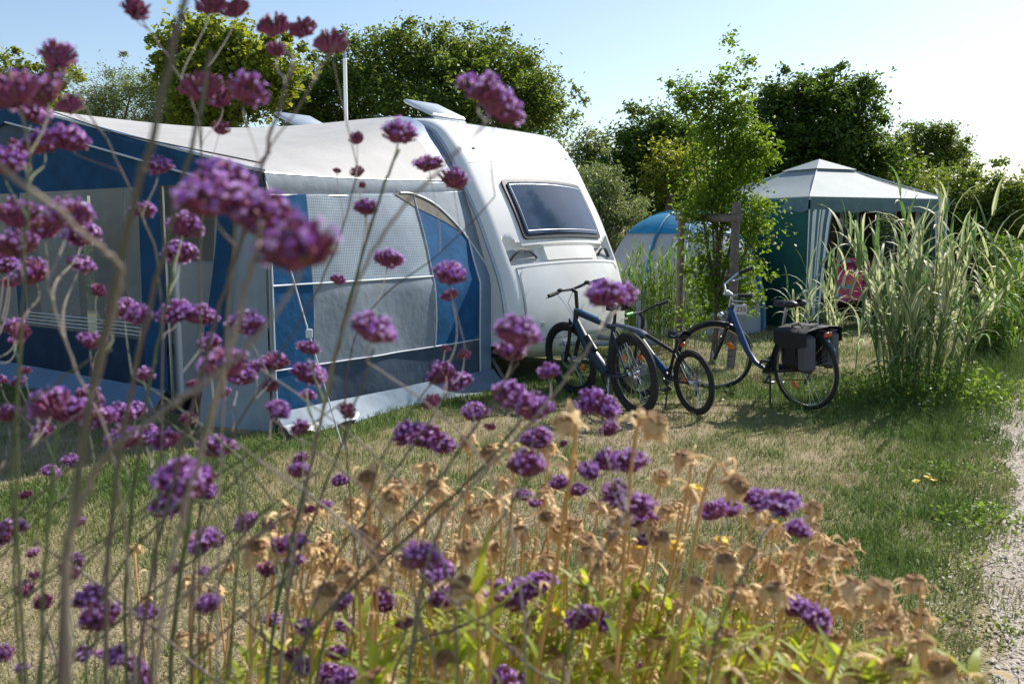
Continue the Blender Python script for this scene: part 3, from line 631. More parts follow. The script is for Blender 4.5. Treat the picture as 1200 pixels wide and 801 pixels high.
# front wall, y = -AD, x from 0 to -8; gable follows the roof edge
def gz(x): d = abs(x-GX)/4.0; return 2.86-.82*min(1, d)**1.02
def fw_(x, z, off=0): return (x, -AD - off + .008*math.sin(9*x+2*z), z)
def fpanel(name, m, x0, x1, z0, z1, off=0, uvs=False, n=16):
    mb = MB(); f0 = z0 if callable(z0) else (lambda a: z0); f1 = z1 if callable(z1) else (lambda a: z1)
    mb.grid(lambda a, b: fw_(a, f0(a)+(f1(a)-f0(a))*b, off), list(np.linspace(x0, x1, n)), list(np.linspace(0, 1, 8)))
    return mb.build(name, m, aw)
fpanel('gable_panel', M['cblue'], -8, -.0, 1.98, lambda x: min(gz(x), 2.45 if abs(x-GX) < 2 else 9), .0, n=60)
fpanel('gable_vent', M['cdark'], -6, -2, 2.449, lambda x: max(2.451, gz(x)), .001, n=40)
fpanel('front_window', M['vinyl'], -3.9, -1.75, .62, 1.98); fpanel('front_window', M['vinyl'], -8, -4.1, .62, 1.98)
fpanel('blue_panel', M['cblue'], -1.75, -1.42, .2, 1.98); fpanel('blue_panel', M['cblue'], -4.1, -3.9, .2, 1.98)
fpanel('lower_panel', M['cnavy'], -8, -1.75, .20, .62)
mb = MB(); mb.grid(lambda a, b: (a, -AD-.02-.16*(1-b), .005+.2*b), list(np.linspace(-8, -1.42, 40)), [0, .5, 1]); mb.build('ground_skirt', M['cstrip'], aw)
for k in range(4):
    mb = MB(); zz = .66+.035*k; mb.tube([fw_(x, zz, .006) for x in np.linspace(-3.88, -1.77, 12)], .005, 5); mb.build('window_stripe', M['piping'], aw)
# door panel at the corner, swung slightly outward at its foot
mb = MB(); mb.grid(lambda a, b: (-.62*a + .05*a*b, -AD-.02-.22*a*(1-b)**1.5-.02*math.sin(7*a), .02+(2.0-.02)*b), list(np.linspace(0, 1, 12)), list(np.linspace(0, 1, 12))); mb.build('door_panel', M['cgrey'], aw)
mb = MB(); mb.grid(lambda a, b: (-.42-.17*a + .05*b, -AD-.035-.22*(.7+.3*a)*(1-b)**1.5, .5+(1.9-.5)*b), [0, .5, 1], list(np.linspace(0, 1, 12))); mb.build('door_blue_stripe', M['cblue'], aw)
# verge: pale edge tube and dark blue canopy fascia
for sgn in (1,):
    mb = MB(); mb.tube([(x, -AD-.03, gz(x)+.012) for x in np.linspace(GX, .03, 30)], .016, 6); mb.build('verge_piping', M['piping'], aw)
    mb = MB(); mb.tube([(x, -AD-.03, gz(x)+.012) for x in np.linspace(-8, GX, 30)], .016, 6); mb.build('verge_piping', M['piping'], aw)
    mb = MB(); mb.tube([(x, -AD-.045, gz(x)-.17) for x in np.linspace(GX, -.1, 30)], .010, 6); mb.build('verge_piping', M['piping'], aw)
    mb = MB(); mb.grid(lambda x, b: (x, -AD-.04, gz(x)-.17*b), list(np.linspace(-8, .02, 60)), [0, 1]); mb.build('verge_fascia', M['cblue'], aw)
mb = MB(); mb.tube([(GX+.3, -AD-.12, 2.90), (-1.8, -AD-.12, 2.43), (.12, -AD-.12, 2.10)], .006, 5); mb.build('cord', M['black'], aw)
# frame poles
for pts in ([(-.04,-AD+.04,.0),(-.04,-AD+.04,2.0)], [(-1.42,-AD+.04,0),(-1.42,-AD+.04,2.3)], [(GX,-AD+.05,0),(GX,-AD+.05,2.84)], [(-.05,-AD+.05,2.0),(-.4,-.1,2.08)], [(GX,-AD+.05,2.80),(GX,-.05,2.80)], [(-.05,-AD+.05,2.0),(GX,-AD+.05,2.82)]):
    mb = MB(); mb.tube(pts, .014, 8); mb.build('frame_pole', M['alu'], aw)
# left end wall
mb = MB(); mb.grid(lambda a, b: (-8, -AD*a, 2.04*b), [0, 1], [0, 1]); mb.build('end_wall', M['cnavy'], aw)
mb = MB(); mb.grid(lambda a, b: (-8+2.2*a, .15, 2.8*b), [0, 1], [0, 1]); mb.build('back_wall', M['cnavy'], aw)
mb = MB(); mb.add([(-8,-AD,2.04),(-8,.1,2.04),(-8,.1,2.8)], [(0,1,2)]); mb.build('end_gable', M['cnavy'], aw)
# curtains behind the front window
def curtain(x0, x1, z0, z1):
    mb = MB(); mb.grid(lambda a, b: (x0+(x1-x0)*a, -AD+.12+.03*math.sin(a*34), z0+(z1-z0)*b-.06*math.sin(math.pi*a)*(1-b)), list(np.linspace(0, 1, 50)), list(np.linspace(0, 1, 6))); mb.build('curtain', M['curtain'], aw)
curtain(-3.85, -3.1, .72, 1.62); curtain(-5.2, -4.2, .7, 1.9)
# storm straps pegged out at the corner
Bv = Matrix.Translation(Vector(CAV_B)) @ Matrix.Rotation(CAVROT, 4, 'Z'); Bi = Bv.inverted()
pg = gnd(402, 530)
for (tp, gp, lab) in (((0, -AD, 2.0), pg, 'grey storm strap from awning corner pegged into the grass'),):
    a = Bv @ Vector(tp); root = thing('storm_strap', lab, 'guy strap', (float(gp[0]), float(gp[1]), 0))
    mb = MB(); v = a - Vector(gp); mb.tube([(0,0,.03), tuple(v*.5+Vector((0,0,-.01))), tuple(v)], .006, 6); mb.build('strap', M['flap'], root)
    for q_ in (.42, .68): mb = MB(); mb.rbox(tuple(v*q_), (.05, .02, .07), .006); mb.build('buckle', M['piping'], root)
    mb = MB(); mb.tube([(.02,-.03,-.12),(0,0,.05),(-.02,.01,.09)], .006, 6); mb.build('peg', M['steel'], root)
# things inside the doorway
def inaw(x, y, z=0): return Bv @ Vector((x, y, z))
fp = inaw(-1.62, -2.5)
fr = thing('cabinet', 'white cabinet with a grey label standing inside the awning doorway', 'cabinet', tuple(fp), CAVROT)
mb = MB(); mb.rbox((0, 0, .72), (.5, .5, 1.2), .02); mb.build('cabinet_body', M['fridge'], fr)
mb = MB(); mb.rbox((.12, -.256, .55), (.12, .012, .10), .004); mb.build('label_plate', M['grey'], fr)
for x in (-.2, .2):
    for y in (-.2, .2):
        mb = MB(); mb.tube([(x, y, 0), (x, y, .13)], .02, 8); mb.build('leg', M['black'], fr)
cp = inaw(-.95, -1.2)
co = thing('hanging_coat', 'black coat hanging in the dark awning doorway', 'coat', (cp[0], cp[1], .75), CAVROT)
mb = MB()
def coatf(a, b):
    wd = [.22, .23, .2, .19, .17, .06][min(5, int(b*5.001))]; an = a*2*math.pi; return (wd*math.cos(an)*(1+.12*math.sin(3*an)), .10*math.sin(an), b*.95)
mb.grid(coatf, list(np.linspace(0, 1, 21)), list(np.linspace(0, 1, 6))); mb.build('coat_body', M['coat'], co)
for s_ in (-1, 1): mb = MB(); mb.tube([(s_*.14, 0, .82), (s_*.22, -.02, .55), (s_*.23, -.03, .2)], [.05, .055, .05], 8); mb.build('sleeve', M['coat'], co)
mb = MB(); mb.tube([(0,0,.93),(0,0,1.28)], .006, 6); mb.build('hanger', M['steel'], co)
# groundsheet
gs = MB(); gs.add([(-7.9,-AD+.02,.008),(-.02,-AD+.02,.008),(-.06,-.05,.008),(-7.9,-.05,.008)], [(0,1,2,3)]); o = gs.build('groundsheet', M['cdark'], aw)

# ------------------------------------------------------------------ bicycles
def wheel(par, c, Rw, tr, Mx=None, nsp=32, rim=.014, reflect=(), disc=0, knob=False, rimcol='black', tr_inner=.0):
    wl = MB(); wl.torus(c, (0,1,0), Rw-tr, tr, 56, 10, M=Mx)
    if knob:
        for i in range(110):
            a = 2*math.pi*i/110
            for yo in (-.6, 0, .6):
                aa = a + (0 if yo else .028); rr = Rw-tr+tr*math.cos(yo*1.3)+.001; p = Vector((c[0]+rr*math.cos(aa), c[1]+yo*tr, c[2]+rr*math.sin(aa)))
                wl.box(p, (.006, .010, .010), rot=Matrix.Rotation(-aa, 3, 'Y'), M=Mx)
    wo = wl.build('wheel', M['rubber'], par)
    rm = MB(); rm.torus(c, (0,1,0), Rw-2*tr-rim*.3, rim, 48, 6, M=Mx, flat=.9); rm.build('rim', M[rimcol], wo)
    hb = MB(); hb.tube([(c[0], c[1]-.055, c[2]), (c[0], c[1]-.03, c[2])], .022, 12, M=Mx); hb.tube([(c[0], c[1]-.03, c[2]), (c[0], c[1]+.03, c[2])], .015, 12, M=Mx); hb.tube([(c[0], c[1]+.03, c[2]), (c[0], c[1]+.055, c[2])], .022, 12, M=Mx); hb.build('hub', M['steel'], wo)
    sp = MB(); rr = Rw-2*tr-rim
    for i in range(nsp):
        a = 2*math.pi*i/nsp; s_ = 1 if i % 2 else -1; b = a + (.35 if (i//2) % 2 else -.35)
        sp.tube([(c[0]+.02*math.cos(b), c[1]+s_*.03, c[2]+.02*math.sin(b)), (c[0]+rr*math.cos(a), c[1], c[2]+rr*math.sin(a))], .0014, 4, M=Mx, cap=False)
    kind(sp.build('spokes', M['steel'], wo), 'stuff')
    for a in reflect:
        rf_ = MB(); p = (c[0]+rr*.62*math.cos(a), c[1], c[2]+rr*.62*math.sin(a)); rf_.ell((0,0,0), (.05, .012, .026), 12, 8, M=(Mx or Matrix.Identity(4)) @ Matrix.Translation(p) @ Matrix.Rotation(-a+math.pi/2, 4, 'Y')); rf_.build('reflector', M['orange'], wo)
    if disc:
        dm = MB(); dm.torus((c[0], c[1]+.045, c[2]), (0,1,0), disc*.8, disc*.2, 30, 4, M=Mx, flat=.05); dm.build('brake_disc', M['steel'], wo)
    return wo
def steerM(hx, hz, ang_steer, tilt):
    ax = Vector((-math.sin(tilt), 0, math.cos(tilt))); return Matrix.Translation((hx, 0, hz)) @ Matrix.Rotation(ang_steer, 4, ax) @ Matrix.Translation((-hx, 0, -hz))
def saddle(par, x, z, L=.26, Wd=.15):
    mb = MB()
    def sf(a, b):
        wv = (.5*Wd)*(.28+.72*sstep(.45, 1.0, a)); s_ = (b-.5)*2; return (x+L*.55-L*a, wv*s_, z+.012*math.cos(math.pi*s_/1.2)+.02*sstep(.7, 1, a) - (.035*abs(s_)**3))
    mb.grid(sf, list(np.linspace(0, 1, 12)), list(np.linspace(0, 1, 9)))
    mb.grid(lambda a, b: (sf(a, b)[0], sf(a, b)[1]*.9, sf(a, b)[2]-.035*(1-abs((b-.5)*2)**2)-.004), list(np.linspace(0, 1, 12)), list(np.linspace(1, 0, 9)))
    s = mb.build('saddle', M['leather'], par); mb = MB(); mb.ell((x-L*.22, 0, z-.015), (L*.24, Wd*.42, .026), 12, 8); mb.build('saddle_base', M['leather'], s); mb = MB(); mb.tube([(x+.08, .02, z-.02), (x-.06, .02, z-.035)], .004, 5); mb.tube([(x+.08, -.02, z-.02), (x-.06, -.02, z-.035)], .004, 5); mb.build('saddle_rail', M['steel'], s)
def drivetrain(par, bb, ax, cr=.17, ring=.085, ang=.7):
    mb = MB(); mb.torus((bb[0], -.05, bb[1]), (0,1,0), ring, .005, 36, 4); 
    for k in range(5):
        a = k*1.256; mb.tube([(bb[0], -.05, bb[1]), (bb[0]+ring*math.cos(a), -.05, bb[1]+ring*math.sin(a))], .006, 5)
    mb.build('chainring', M['steel'], par)
    for s_, a in ((-1, ang), (1, ang+math.pi)):
        ex, ez = bb[0]+cr*math.cos(a), bb[1]+cr*math.sin(a); mb = MB(); mb.tube([(bb[0], s_*.06, bb[1]), (ex, s_*.075, ez)], [.013, .009], 8); ck = mb.build('crank', M['blackp'], par)
        mb = MB(); mb.rbox((ex, s_*.125, ez), (.09, .085, .02), .006); mb.build('pedal', M['black'], ck)
    mb = MB(); mb.tube([(bb[0], -.05, bb[1]+ring), (ax[0], -.045, ax[1]+.04)], .004, 4); mb.tube([(bb[0], -.05, bb[1]-ring), (ax[0], -.045, ax[1]-.1)], .004, 4); mb.build('chain', M['black'], par)
    mb = MB(); 
    for k in range(6): mb.torus((ax[0], -.030-.004*k, ax[1]), (0,1,0), .055-.005*k, .003, 24, 4)
    mb.build('cassette', M['steel'], par)
    mb = MB(); mb.tube([(ax[0], -.05, ax[1]-.02), (ax[0]+.02, -.055, ax[1]-.08), (ax[0]+.05, -.05, ax[1]-.14)], [.014, .01, .012], 8); mb.build('derailleur', M['black'], par)
def mudguard(par, c, Rr, a0, a1, wd, m, Mx=None):
    mb = MB()
    def f(a, b): s_ = (b-.5)*2; r = Rr - .012*s_*s_; return (c[0]+r*math.cos(a), wd/2*s_, c[2]+r*math.sin(a))
    mb.grid(f, list(np.linspace(a0, a1, 26)), list(np.linspace(0, 1, 7)), M=Mx); return mb.build('mudguard', m, par)

def place_bike(name, label, px, py, dirv, lean, group='bicycles parked by the caravan'):
    g = gnd(px, py); return thing(name, label, 'bicycle', (float(g[0]), float(g[1]), 0), rot=(R(lean), 0, math.atan2(dirv[1], dirv[0])), group=group)

# mountain bike
def mtb():
    b = place_bike('mountain_bike', 'dark blue-grey mountain bike with knobbly tyres leaning nearest the caravan', 746, 486, (-.44, .93), -7)
    Rw = .365; tr = .034; wb = 1.10; tilt = R(20); hb_ = Vector((.93, 0, .72)); St = steerM(.93, .72, R(12), tilt)
    wheel(b, (0,0,Rw), Rw, tr, None, 32, .013, (.75,), .08, True); wheel(b, (wb,0,Rw), Rw, tr, St, 32, .013, (3.6,), .09, True)
    bb = (.44, .31); st = (.23, .80); ht = (.90, .86); hbo = (.94, .73)
    mb = MB(); mb.tube([(bb[0],0,bb[1]), (st[0],0,st[1])], [.024,.021], 10); mb.tube([(st[0]+.02,0,st[1]-.05), (.55,0,.79), (ht[0],0,ht[1]-.02)], [.024,.027,.030], 10)
    mb.tube([(bb[0],0,bb[1]), (.72,0,.50), (hbo[0]-.01,0,hbo[1]+.02)], [.052,.05,.038], 10); mb.tube([(ht[0],0,ht[1]+.01), (hbo[0],0,hbo[1]-.01)], .026, 10)
    for s_ in (-1, 1):
        mb.tube([(bb[0]-.02, s_*.03, bb[1]), (.22, s_*.055, .32), (0, s_*.062, Rw)], [.013,.012,.010], 8); mb.tube([(st[0]+.01, s_*.02, st[1]-.08), (.10, s_*.055, .55), (0, s_*.062, Rw)], [.011,.010,.009], 8)
    mb.build('frame', M['mtb'], b)
    mb = MB(); mb.tube([(.52,0,.815),(.86,0,.868)], .014, 8); mb.build('top_tube_stripe', M['lblue'], b)
    mb = MB()
    for s_ in (-1, 1): mb.tube([(.95, s_*.065, .69), (1.02, s_*.065, .52)], .017, 10, M=St); mb.tube([(1.02, s_*.065, .53), (wb+.01, s_*.062, Rw-.01)], [.023, .02], 10, M=St)
    mb.tube([(.95, -.075, .70), (.95, .075, .70)], .024, 8, M=St); mb.tube([(1.0,-.07,.56),(1.02,0,.76),(1.0,.07,.56)], .014, 8, M=St); mb.build('fork', M['black'], b)
    hz = 1.06; hx = .85
    mb = MB(); mb.tube([(hbo[0]-.06,0,.88),(hx+.01,0,hz-.02)], .018, 8, M=St); mb.tube([(hx,0,hz-.03),(hx+.06,0,hz)], .017, 8, M=St); mb.build('stem', M['black'], b)
    mb = MB(); mb.tube([(hx-.02,-.35,hz+.02),(hx+.04,-.14,hz+.02),(hx+.06,0,hz),(hx+.04,.14,hz+.02),(hx-.02,.35,hz+.02)], .012, 8, M=St); hbar = mb.build('handlebar', M['black'], b)
    for s_ in (-1, 1):
        mb = MB(); mb.tube([(hx-.02, s_*.35, hz+.02), (hx+.006, s_*.23, hz+.022)], .018, 10, M=St); mb.build('grip', M['rubber'], hbar)
        mb = MB(); mb.tube([(hx+.03, s_*.19, hz+.01), (hx+.07, s_*.22, hz-.01), (hx+.06, s_*.32, hz-.01)], .006, 6, M=St); mb.rbox((hx+.03, s_*.17, hz+.03), (.04, .05, .035), .008, M=St); mb.build('brake_lever', M['black'], hbar)
        mb = MB(); mb.tube([(hx+.05, s_*.16, hz), (hx+.16, s_*.10, hz-.03), (hx+.18, s_*.02, hz-.14), (hx+.10, s_*.01, hz-.26), (.96, s_*.03, .66)], .003, 5, M=St); mb.build('cable', M['piping' if s_ > 0 else 'black'], b)
    mb = MB(); mb.tube([(st[0]+.005,0,st[1]-.02),(.19,0,.93)], .015, 10); mb.build('seat_post', M['black'], b); saddle(b, .18, .955)
    drivetrain(b, bb, (0, Rw), ang=.9)
    mb = MB(); mb.grid(lambda a, c: (lambda x, s_: (x, .045*s_, .80-.02*s_*s_-.12*(.25-x)**2 - .015*(x < -.2)))(.24-.52*a, (c-.5)*2), list(np.linspace(0,1,12)), list(np.linspace(0,1,7))); mb.tube([(.22,0,.79),(.05,0,.785)], .013, 6); mb.build('mudguard', M['mtb'], b)
    mb = MB(); mb.tube([(.30,.07,.30),(.12,.22,.03)], .009, 8); mb.build('kickstand', M['alu'], b)
    mb = MB(); mb.tube([(.62,.0,.50),(.75,.0,.62)], .03, 10); mb.build('battery_cover', M['black'], b)
mtb()
def kids():
    b = place_bike('child_bicycle', 'small black childrens bicycle with green grips and orange reflector', 815, 485, (-.42, .91), -6)
    Rw = .285; tr = .022; wb = .92; tilt = R(19); St = steerM(.78, .58, R(14), tilt)
    wheel(b, (0,0,Rw), Rw, tr, None, 28, .012, (.15,), 0, True); wheel(b, (wb,0,Rw), Rw, tr, St, 28, .012, (2.2,), 0, True)
    bb = (.38, .27); st = (.24, .56); ht = (.76, .68); hbo = (.79, .56)
    mb = MB(); mb.tube([(bb[0],0,bb[1]),(st[0],0,st[1])], .015, 10); mb.tube([(st[0]+.02,0,st[1]-.04),(ht[0],0,ht[1]-.03)], [.016,.019], 10); mb.tube([(bb[0],0,bb[1]),(hbo[0],0,hbo[1]+.02)], [.022,.025], 10); mb.tube([(ht[0],0,ht[1]+.01),(hbo[0],0,hbo[1])], .022, 10)
    for s_ in (-1, 1): mb.tube([(bb[0], s_*.03, bb[1]),(0, s_*.055, Rw)], .010, 8); mb.tube([(st[0], s_*.02, st[1]-.03),(0, s_*.055, Rw)], .009, 8)
    mb.build('frame', M['blackp'], b)
    mb = MB(); mb.tube([(.42,0,.33),(.6,0,.44)], [.0255,.026], 10); mb.build('down_tube_decal', M['cblue'], b)
    mb = MB()
    for s_ in (-1, 1): mb.tube([(.80, s_*.05, .54),(wb, s_*.052, Rw)], [.018,.014], 10, M=St)
    mb.tube([(.80,-.06,.55),(.80,.06,.55)], .02, 8, M=St); mb.build('fork', M['black'], b)
    hz = .86; hx = .70; mb = MB(); mb.tube([(ht[0],0,ht[1]),(.73,0,.79),(hx+.06,0,hz-.03)], .015, 8, M=St); mb.build('stem', M['black'], b)
    mb = MB(); mb.tube([(hx-.04,-.28,hz+.03),(hx+.04,-.1,hz),(hx+.06,0,hz-.02),(hx+.04,.1,hz),(hx-.04,.28,hz+.03)], .011, 8, M=St); h = mb.build('handlebar', M['black'], b)
    for s_ in (-1, 1):
        mb = MB(); mb.tube([(hx-.04, s_*.28, hz+.03),(hx-.01, s_*.17, hz+.018)], .017, 10, M=St); mb.build('grip', M['black' if s_ < 0 else 'green'], h)
        mb = MB(); mb.tube([(hx+.02, s_*.14, hz),(hx+.05, s_*.17, hz-.03),(hx+.03, s_*.24, hz-.02)], .006, 6, M=St); mb.build('brake_lever', M['black'], h)
        mb = MB(); mb.tube([(hx+.03, s_*.12, hz), (hx+.13, s_*.05, hz-.04), (hx+.12, 0, hz-.16), (.8, s_*.03, .56)], .003, 5, M=St); mb.build('cable', M['black'], b)
    mb = MB(); mb.tube([(st[0],0,st[1]-.02),(.20,0,.68)], .013, 10); mb.build('seat_post', M['black'], b); saddle(b, .19, .70, .24, .14)
    mb = MB(); mb.rbox((.13,0,.61), (.03,.05,.04), .008); mb.build('rear_reflector', M['red'], b)
    drivetrain(b, bb, (0, Rw), .14, .065, .5)
    mb = MB(); mb.tube([(.30,.06,.26),(.20,.18,.03)], .008, 8); mb.build('kickstand', M['black'], b)
kids()
def city():
    b = place_bike('step_through_bike', 'blue and black step-through city bicycle with grey panniers near the reeds', 944, 480, (-.52, .87), -4)
    Rw = .368; tr = .020; wb = 1.12; tilt = R(21); St = steerM(.92, .70, R(46), tilt)
    wheel(b, (0,0,Rw), Rw, tr, None, 36, .012, (-.9,), 0, rimcol='steel'); wheel(b, (wb,0,Rw), Rw, tr, St, 36, .012, (2.6,), 0, rimcol='steel')
    bb = (.45, .29); st = (.26, .72); ht = (.89, .90); hbo = (.94, .72)
    mb = MB(); mb.tube([(bb[0],0,bb[1]),(st[0],0,st[1])], .017, 10)
    for s_ in (-1, 1): mb.tube([(bb[0], s_*.03, bb[1]),(0, s_*.06, Rw)], .011, 8); mb.tube([(st[0], s_*.02, st[1]-.04),(0, s_*.06, Rw)], .009, 8)
    mb.tube([(bb[0],0,bb[1]+.01),(.58,0,.335),(.34,0,.47)], .013, 8); mb.build('rear_frame', M['blackp'], b)
    mb = MB(); mb.tube([(hbo[0]-.02,0,hbo[1]+.14),(.84,0,.70),(.70,0,.46),(.60,0,.36),(.48,0,.31)], [.034,.036,.034,.028,.022], 12, flat=.8); mb.tube([(ht[0],0,ht[1]),(hbo[0],0,hbo[1])], .024, 10); mb.build('frame', M['blue'], b)
    mb = MB()
    for s_ in (-1, 1): mb.tube([(.955, s_*.05, .68),(1.02, s_*.052, .54)], .014, 8, M=St); mb.tube([(1.02, s_*.052, .55),(wb, s_*.055, Rw)], [.020,.017], 8, M=St)
    mb.tube([(.955,-.06,.68),(.955,.06,.68)], .02, 8, M=St); mb.build('fork', M['black'], b)
    mb = MB(); mb.tube([(ht[0]+.01,0,ht[1]-.02),(.86,0,1.0),(.90,0,1.04)], .015, 8, M=St); mb.build('stem', M['alu'], b)
    for nm in (0,):
        mb = MB(); mb.tube([(.70,-.30,1.13),(.80,-.27,1.11),(.93,-.13,1.065),(.92,0,1.04),(.93,.13,1.065),(.80,.27,1.09),(.68,.30,1.08)], .011, 8, M=St); h = mb.build('handlebar', M['alu'], b)
    for s_ in (-1, 1):
        mb = MB(); mb.tube([(.66, s_*.305, 1.08+.05*(s_ < 0)),(.79, s_*.27, 1.088+.02*(s_ < 0))], .018, 10, M=St); mb.build('grip', M['rubber'], h)
        mb = MB(); mb.tube([(.86, s_*.22, 1.06),(.84, s_*.27, 1.04),(.72, s_*.33, 1.045)], .006, 6, M=St); mb.build('brake_lever', M['alu'], h)
        mb = MB(); mb.tube([(.88, s_*.2, 1.06),(1.03, s_*.1, 1.04),(1.02, s_*.03, .9),(.95, s_*.02, .74)], .003, 5, M=St); mb.build('cable', M['black'], b)
    mb = MB(); mb.ell((.90,.14,1.09), (.02,.024,.018), M=St); mb.build('bell', M['alu'], h)
    mb = MB(); mb.ell((1.0,0,.80), (.035,.035,.035), M=St); mb.build('headlight', M['alu'], b)
    mb = MB(); mb.tube([(st[0],0,st[1]-.02),(.21,0,.92)], .0145, 10); mb.build('seat_post', M['alu'], b); sdl = saddle(b, .19, .965, .28, .2)
    mb = MB(); mb.ell((.11,.055,.955), (.075,.055,.035), 12, 8); mb.ell((.11,-.055,.955), (.075,.055,.035), 12, 8); mb.ell((.22,0,.955), (.11,.035,.022), 12, 8); mb.build('saddle_padding', M['leather'], b)
    mudguard(b, (0,0,Rw), Rw+.022, R(-12), R(150), .052, M['mtb']); mudguard(b, (wb,0,Rw), Rw+.022, R(30), R(170), .048, M['black'], St)
    mb = MB()
    for s_ in (-1, 1): mb.tube([(.23, s_*.06, .745),(-.30, s_*.06, .745)], .006, 6); mb.tube([(0, s_*.065, Rw),(.02, s_*.06, .745)], .005, 6); mb.tube([(0, s_*.065, Rw),(-.22, s_*.06, .745)], .005, 6)
    for x in (-.3, -.15, 0, .15): mb.tube([(x,-.06,.745),(x,.06,.745)], .005, 6)
    mb.build('rack', M['black'], b)
    drivetrain(b, bb, (0, Rw), ang=-.9)
    mb = MB(); mb.grid(lambda a, c: (bb[0]+.09-.53*a, -.058, (bb[1]+.06*(1-.3*a)) + (Rw-bb[1])*a*.9 - .10*(1-.45*a)*c), list(np.linspace(0,1,6)), [0,.5,1]); mb.build('chain_guard', M['black'], b)
    mb = MB(); mb.tube([(.36,.06,.28),(.24,.19,.02)], .009, 8); mb.build('kickstand', M['black'], b)
        # pannier bags straddling the rack: a thing of its own
    Mb = b.matrix_basis.copy(); pn = thing('pannier_bags', 'black and grey double pannier bags with red reflector on the city bicycle rack', 'pannier bags', Mb @ Vector((-.03, 0, .75)), rot=b.rotation_euler)
    for s_ in (-1, 1):
        mb = MB(); mb.rbox((0, s_*.145, -.20), (.33, .13, .33), .058); bg_ = mb.build('bag', M['panblack'], pn)
        mb = MB(); mb.rbox((-.12, s_*.148, -.20), (.125, .137, .33), .03); mb.build('end_pocket', M['pangrey'], bg_)
        mb = MB(); mb.grid(lambda a, c: (.185-.37*a, s_*(.055+.165*min(1, c/.45)) + s_*.006, .022-.02*min(1, c/.45)-.17*max(0, (c-.45)/.55)*(1-.5*abs(a-.5))), list(np.linspace(0,1,9)), list(np.linspace(0,1,9))); mb.build('flap', M['panblack'], bg_)
        for xx in (-.05, .09): mb = MB(); mb.box((xx, s_*.222, -.13), (.02, .006, .24)); mb.box((xx, s_*.226, -.18), (.03, .008, .03)); mb.build('strap', M['panblack'], bg_)
        mb = MB(); mb.tube([(-.05, s_*.11, .02),(0, s_*.11, .05),(.08, s_*.11, .02)], .007, 6); mb.build('carry_handle', M['panblack'], bg_)
    mb = MB(); mb.rbox((0, 0, .015), (.36, .13, .02), .006); mb.build('bridge', M['panblack'], pn)
    mb = MB(); mb.rbox((-.205, -.02, -.045), (.02, .10, .05), .008); mb.build('reflector', M['red'], pn)
city()

# ------------------------------------------------------------------ stakes and young tree
def stake(px, py, h, lab, r=.048):
    g = gnd(px, py); o = thing('tree_stake', lab, 'wooden post', (float(g[0]), float(g[1]), 0), group='round stakes round the young tree')
    mb = MB(); n = 9; mb.tube([(rng.normal()*.004, rng.normal()*.004, h*k/n-.02*(k == 0)) for k in range(n+1)], [r*(1+.04*rng.normal()) for k in range(n+1)], 12); mb.build('post', M['post'], o); return g
g1 = stake(795, 418, 1.80, 'round wooden stake left of the young tree, behind the small bicycle')
g2 = stake(857, 432, 1.92, 'round wooden stake right of the young tree, carrying the number plate', .052)
br = thing('cross_rail', 'short round wooden rail joining the two stakes', 'wooden rail', (float(g1[0]), float(g1[1]), 1.74))
v = Vector(g2-g1); mb = MB(); mb.tube([tuple(-v*.06+Vector((0,0,.03))), tuple(v*.5+Vector((0,-.06,.01))), tuple(v*1.04+Vector((0,-.06,0)))], .05, 12); mb.build('rail', M['post'], br)
sg = thing('pitch_sign', 'small white pitch number plate C 235 with red digits on the right stake', 'number plate', (float(g2[0])+.04, float(g2[1])-.065, .70), R(-8))
mb = MB(); mb.rbox((0,0,0), (.20,.012,.125), .005); mb.build('plate', M['plate'], sg)
fc = bpy.data.curves.new('t', 'FONT'); fc.body = 'C 235'; fc.size = .075; fc.align_x = 'CENTER'; fc.align_y = 'CENTER'; fc.extrude = .001; fc.offset = .0008
fo = bpy.data.objects.new('t', fc); COL.objects.link(fo); bpy.context.view_layer.update(); me = bpy.data.meshes.new_from_object(fo); bpy.data.objects.remove(fo)
lo = bpy.data.objects.new('lettering', me); me.materials.clear(); me.materials.append(M['platered']); COL.objects.link(lo); lo.parent = sg; lo.location = (0,-.008,0); lo.rotation_euler = (R(90),0,0)
D = 10.9; c = gnd(834, 427)
yb = pblobs([(848,210,40,44),(870,190,34,40),(835,160,26,34),(815,120,26,30),(845,100,16,34),(800,110,14,20),(860,150,22,30),(885,170,26,30),(820,225,30,34),(860,260,40,40),(890,255,26,34),(830,290,36,38),(870,310,34,36),(835,335,34,34),(868,350,24,24),(850,62,7,26),(786,92,5,16),(876,82,6,22),(820,372,26,22)], D)
yb += pblobs([(851,50,5,14),(852,80,10,22),(846,115,22,26),(872,105,8,20),(866,130,16,22),(790,80,5,10),(796,102,8,14),(808,125,16,18),(840,140,34,30),(856,38,3,8),(878,72,4,10),(850,175,42,36),(835,240,38,34),(850,330,40,40)], D)
yb = [(b[0], b[1], b[2], b[3]*(1.12 if b[3] > .2 else .9), b[4]*.8, b[5]*.95) for b in yb]
tree('young_tree', 'young leafy tree tied between two round stakes', 'tree', (float(c[0]), float(c[1]), 0), yb, M['lf_young'], .06, 15000, trunk_r=.035, clump=.17, asp=.55, droop=.8)

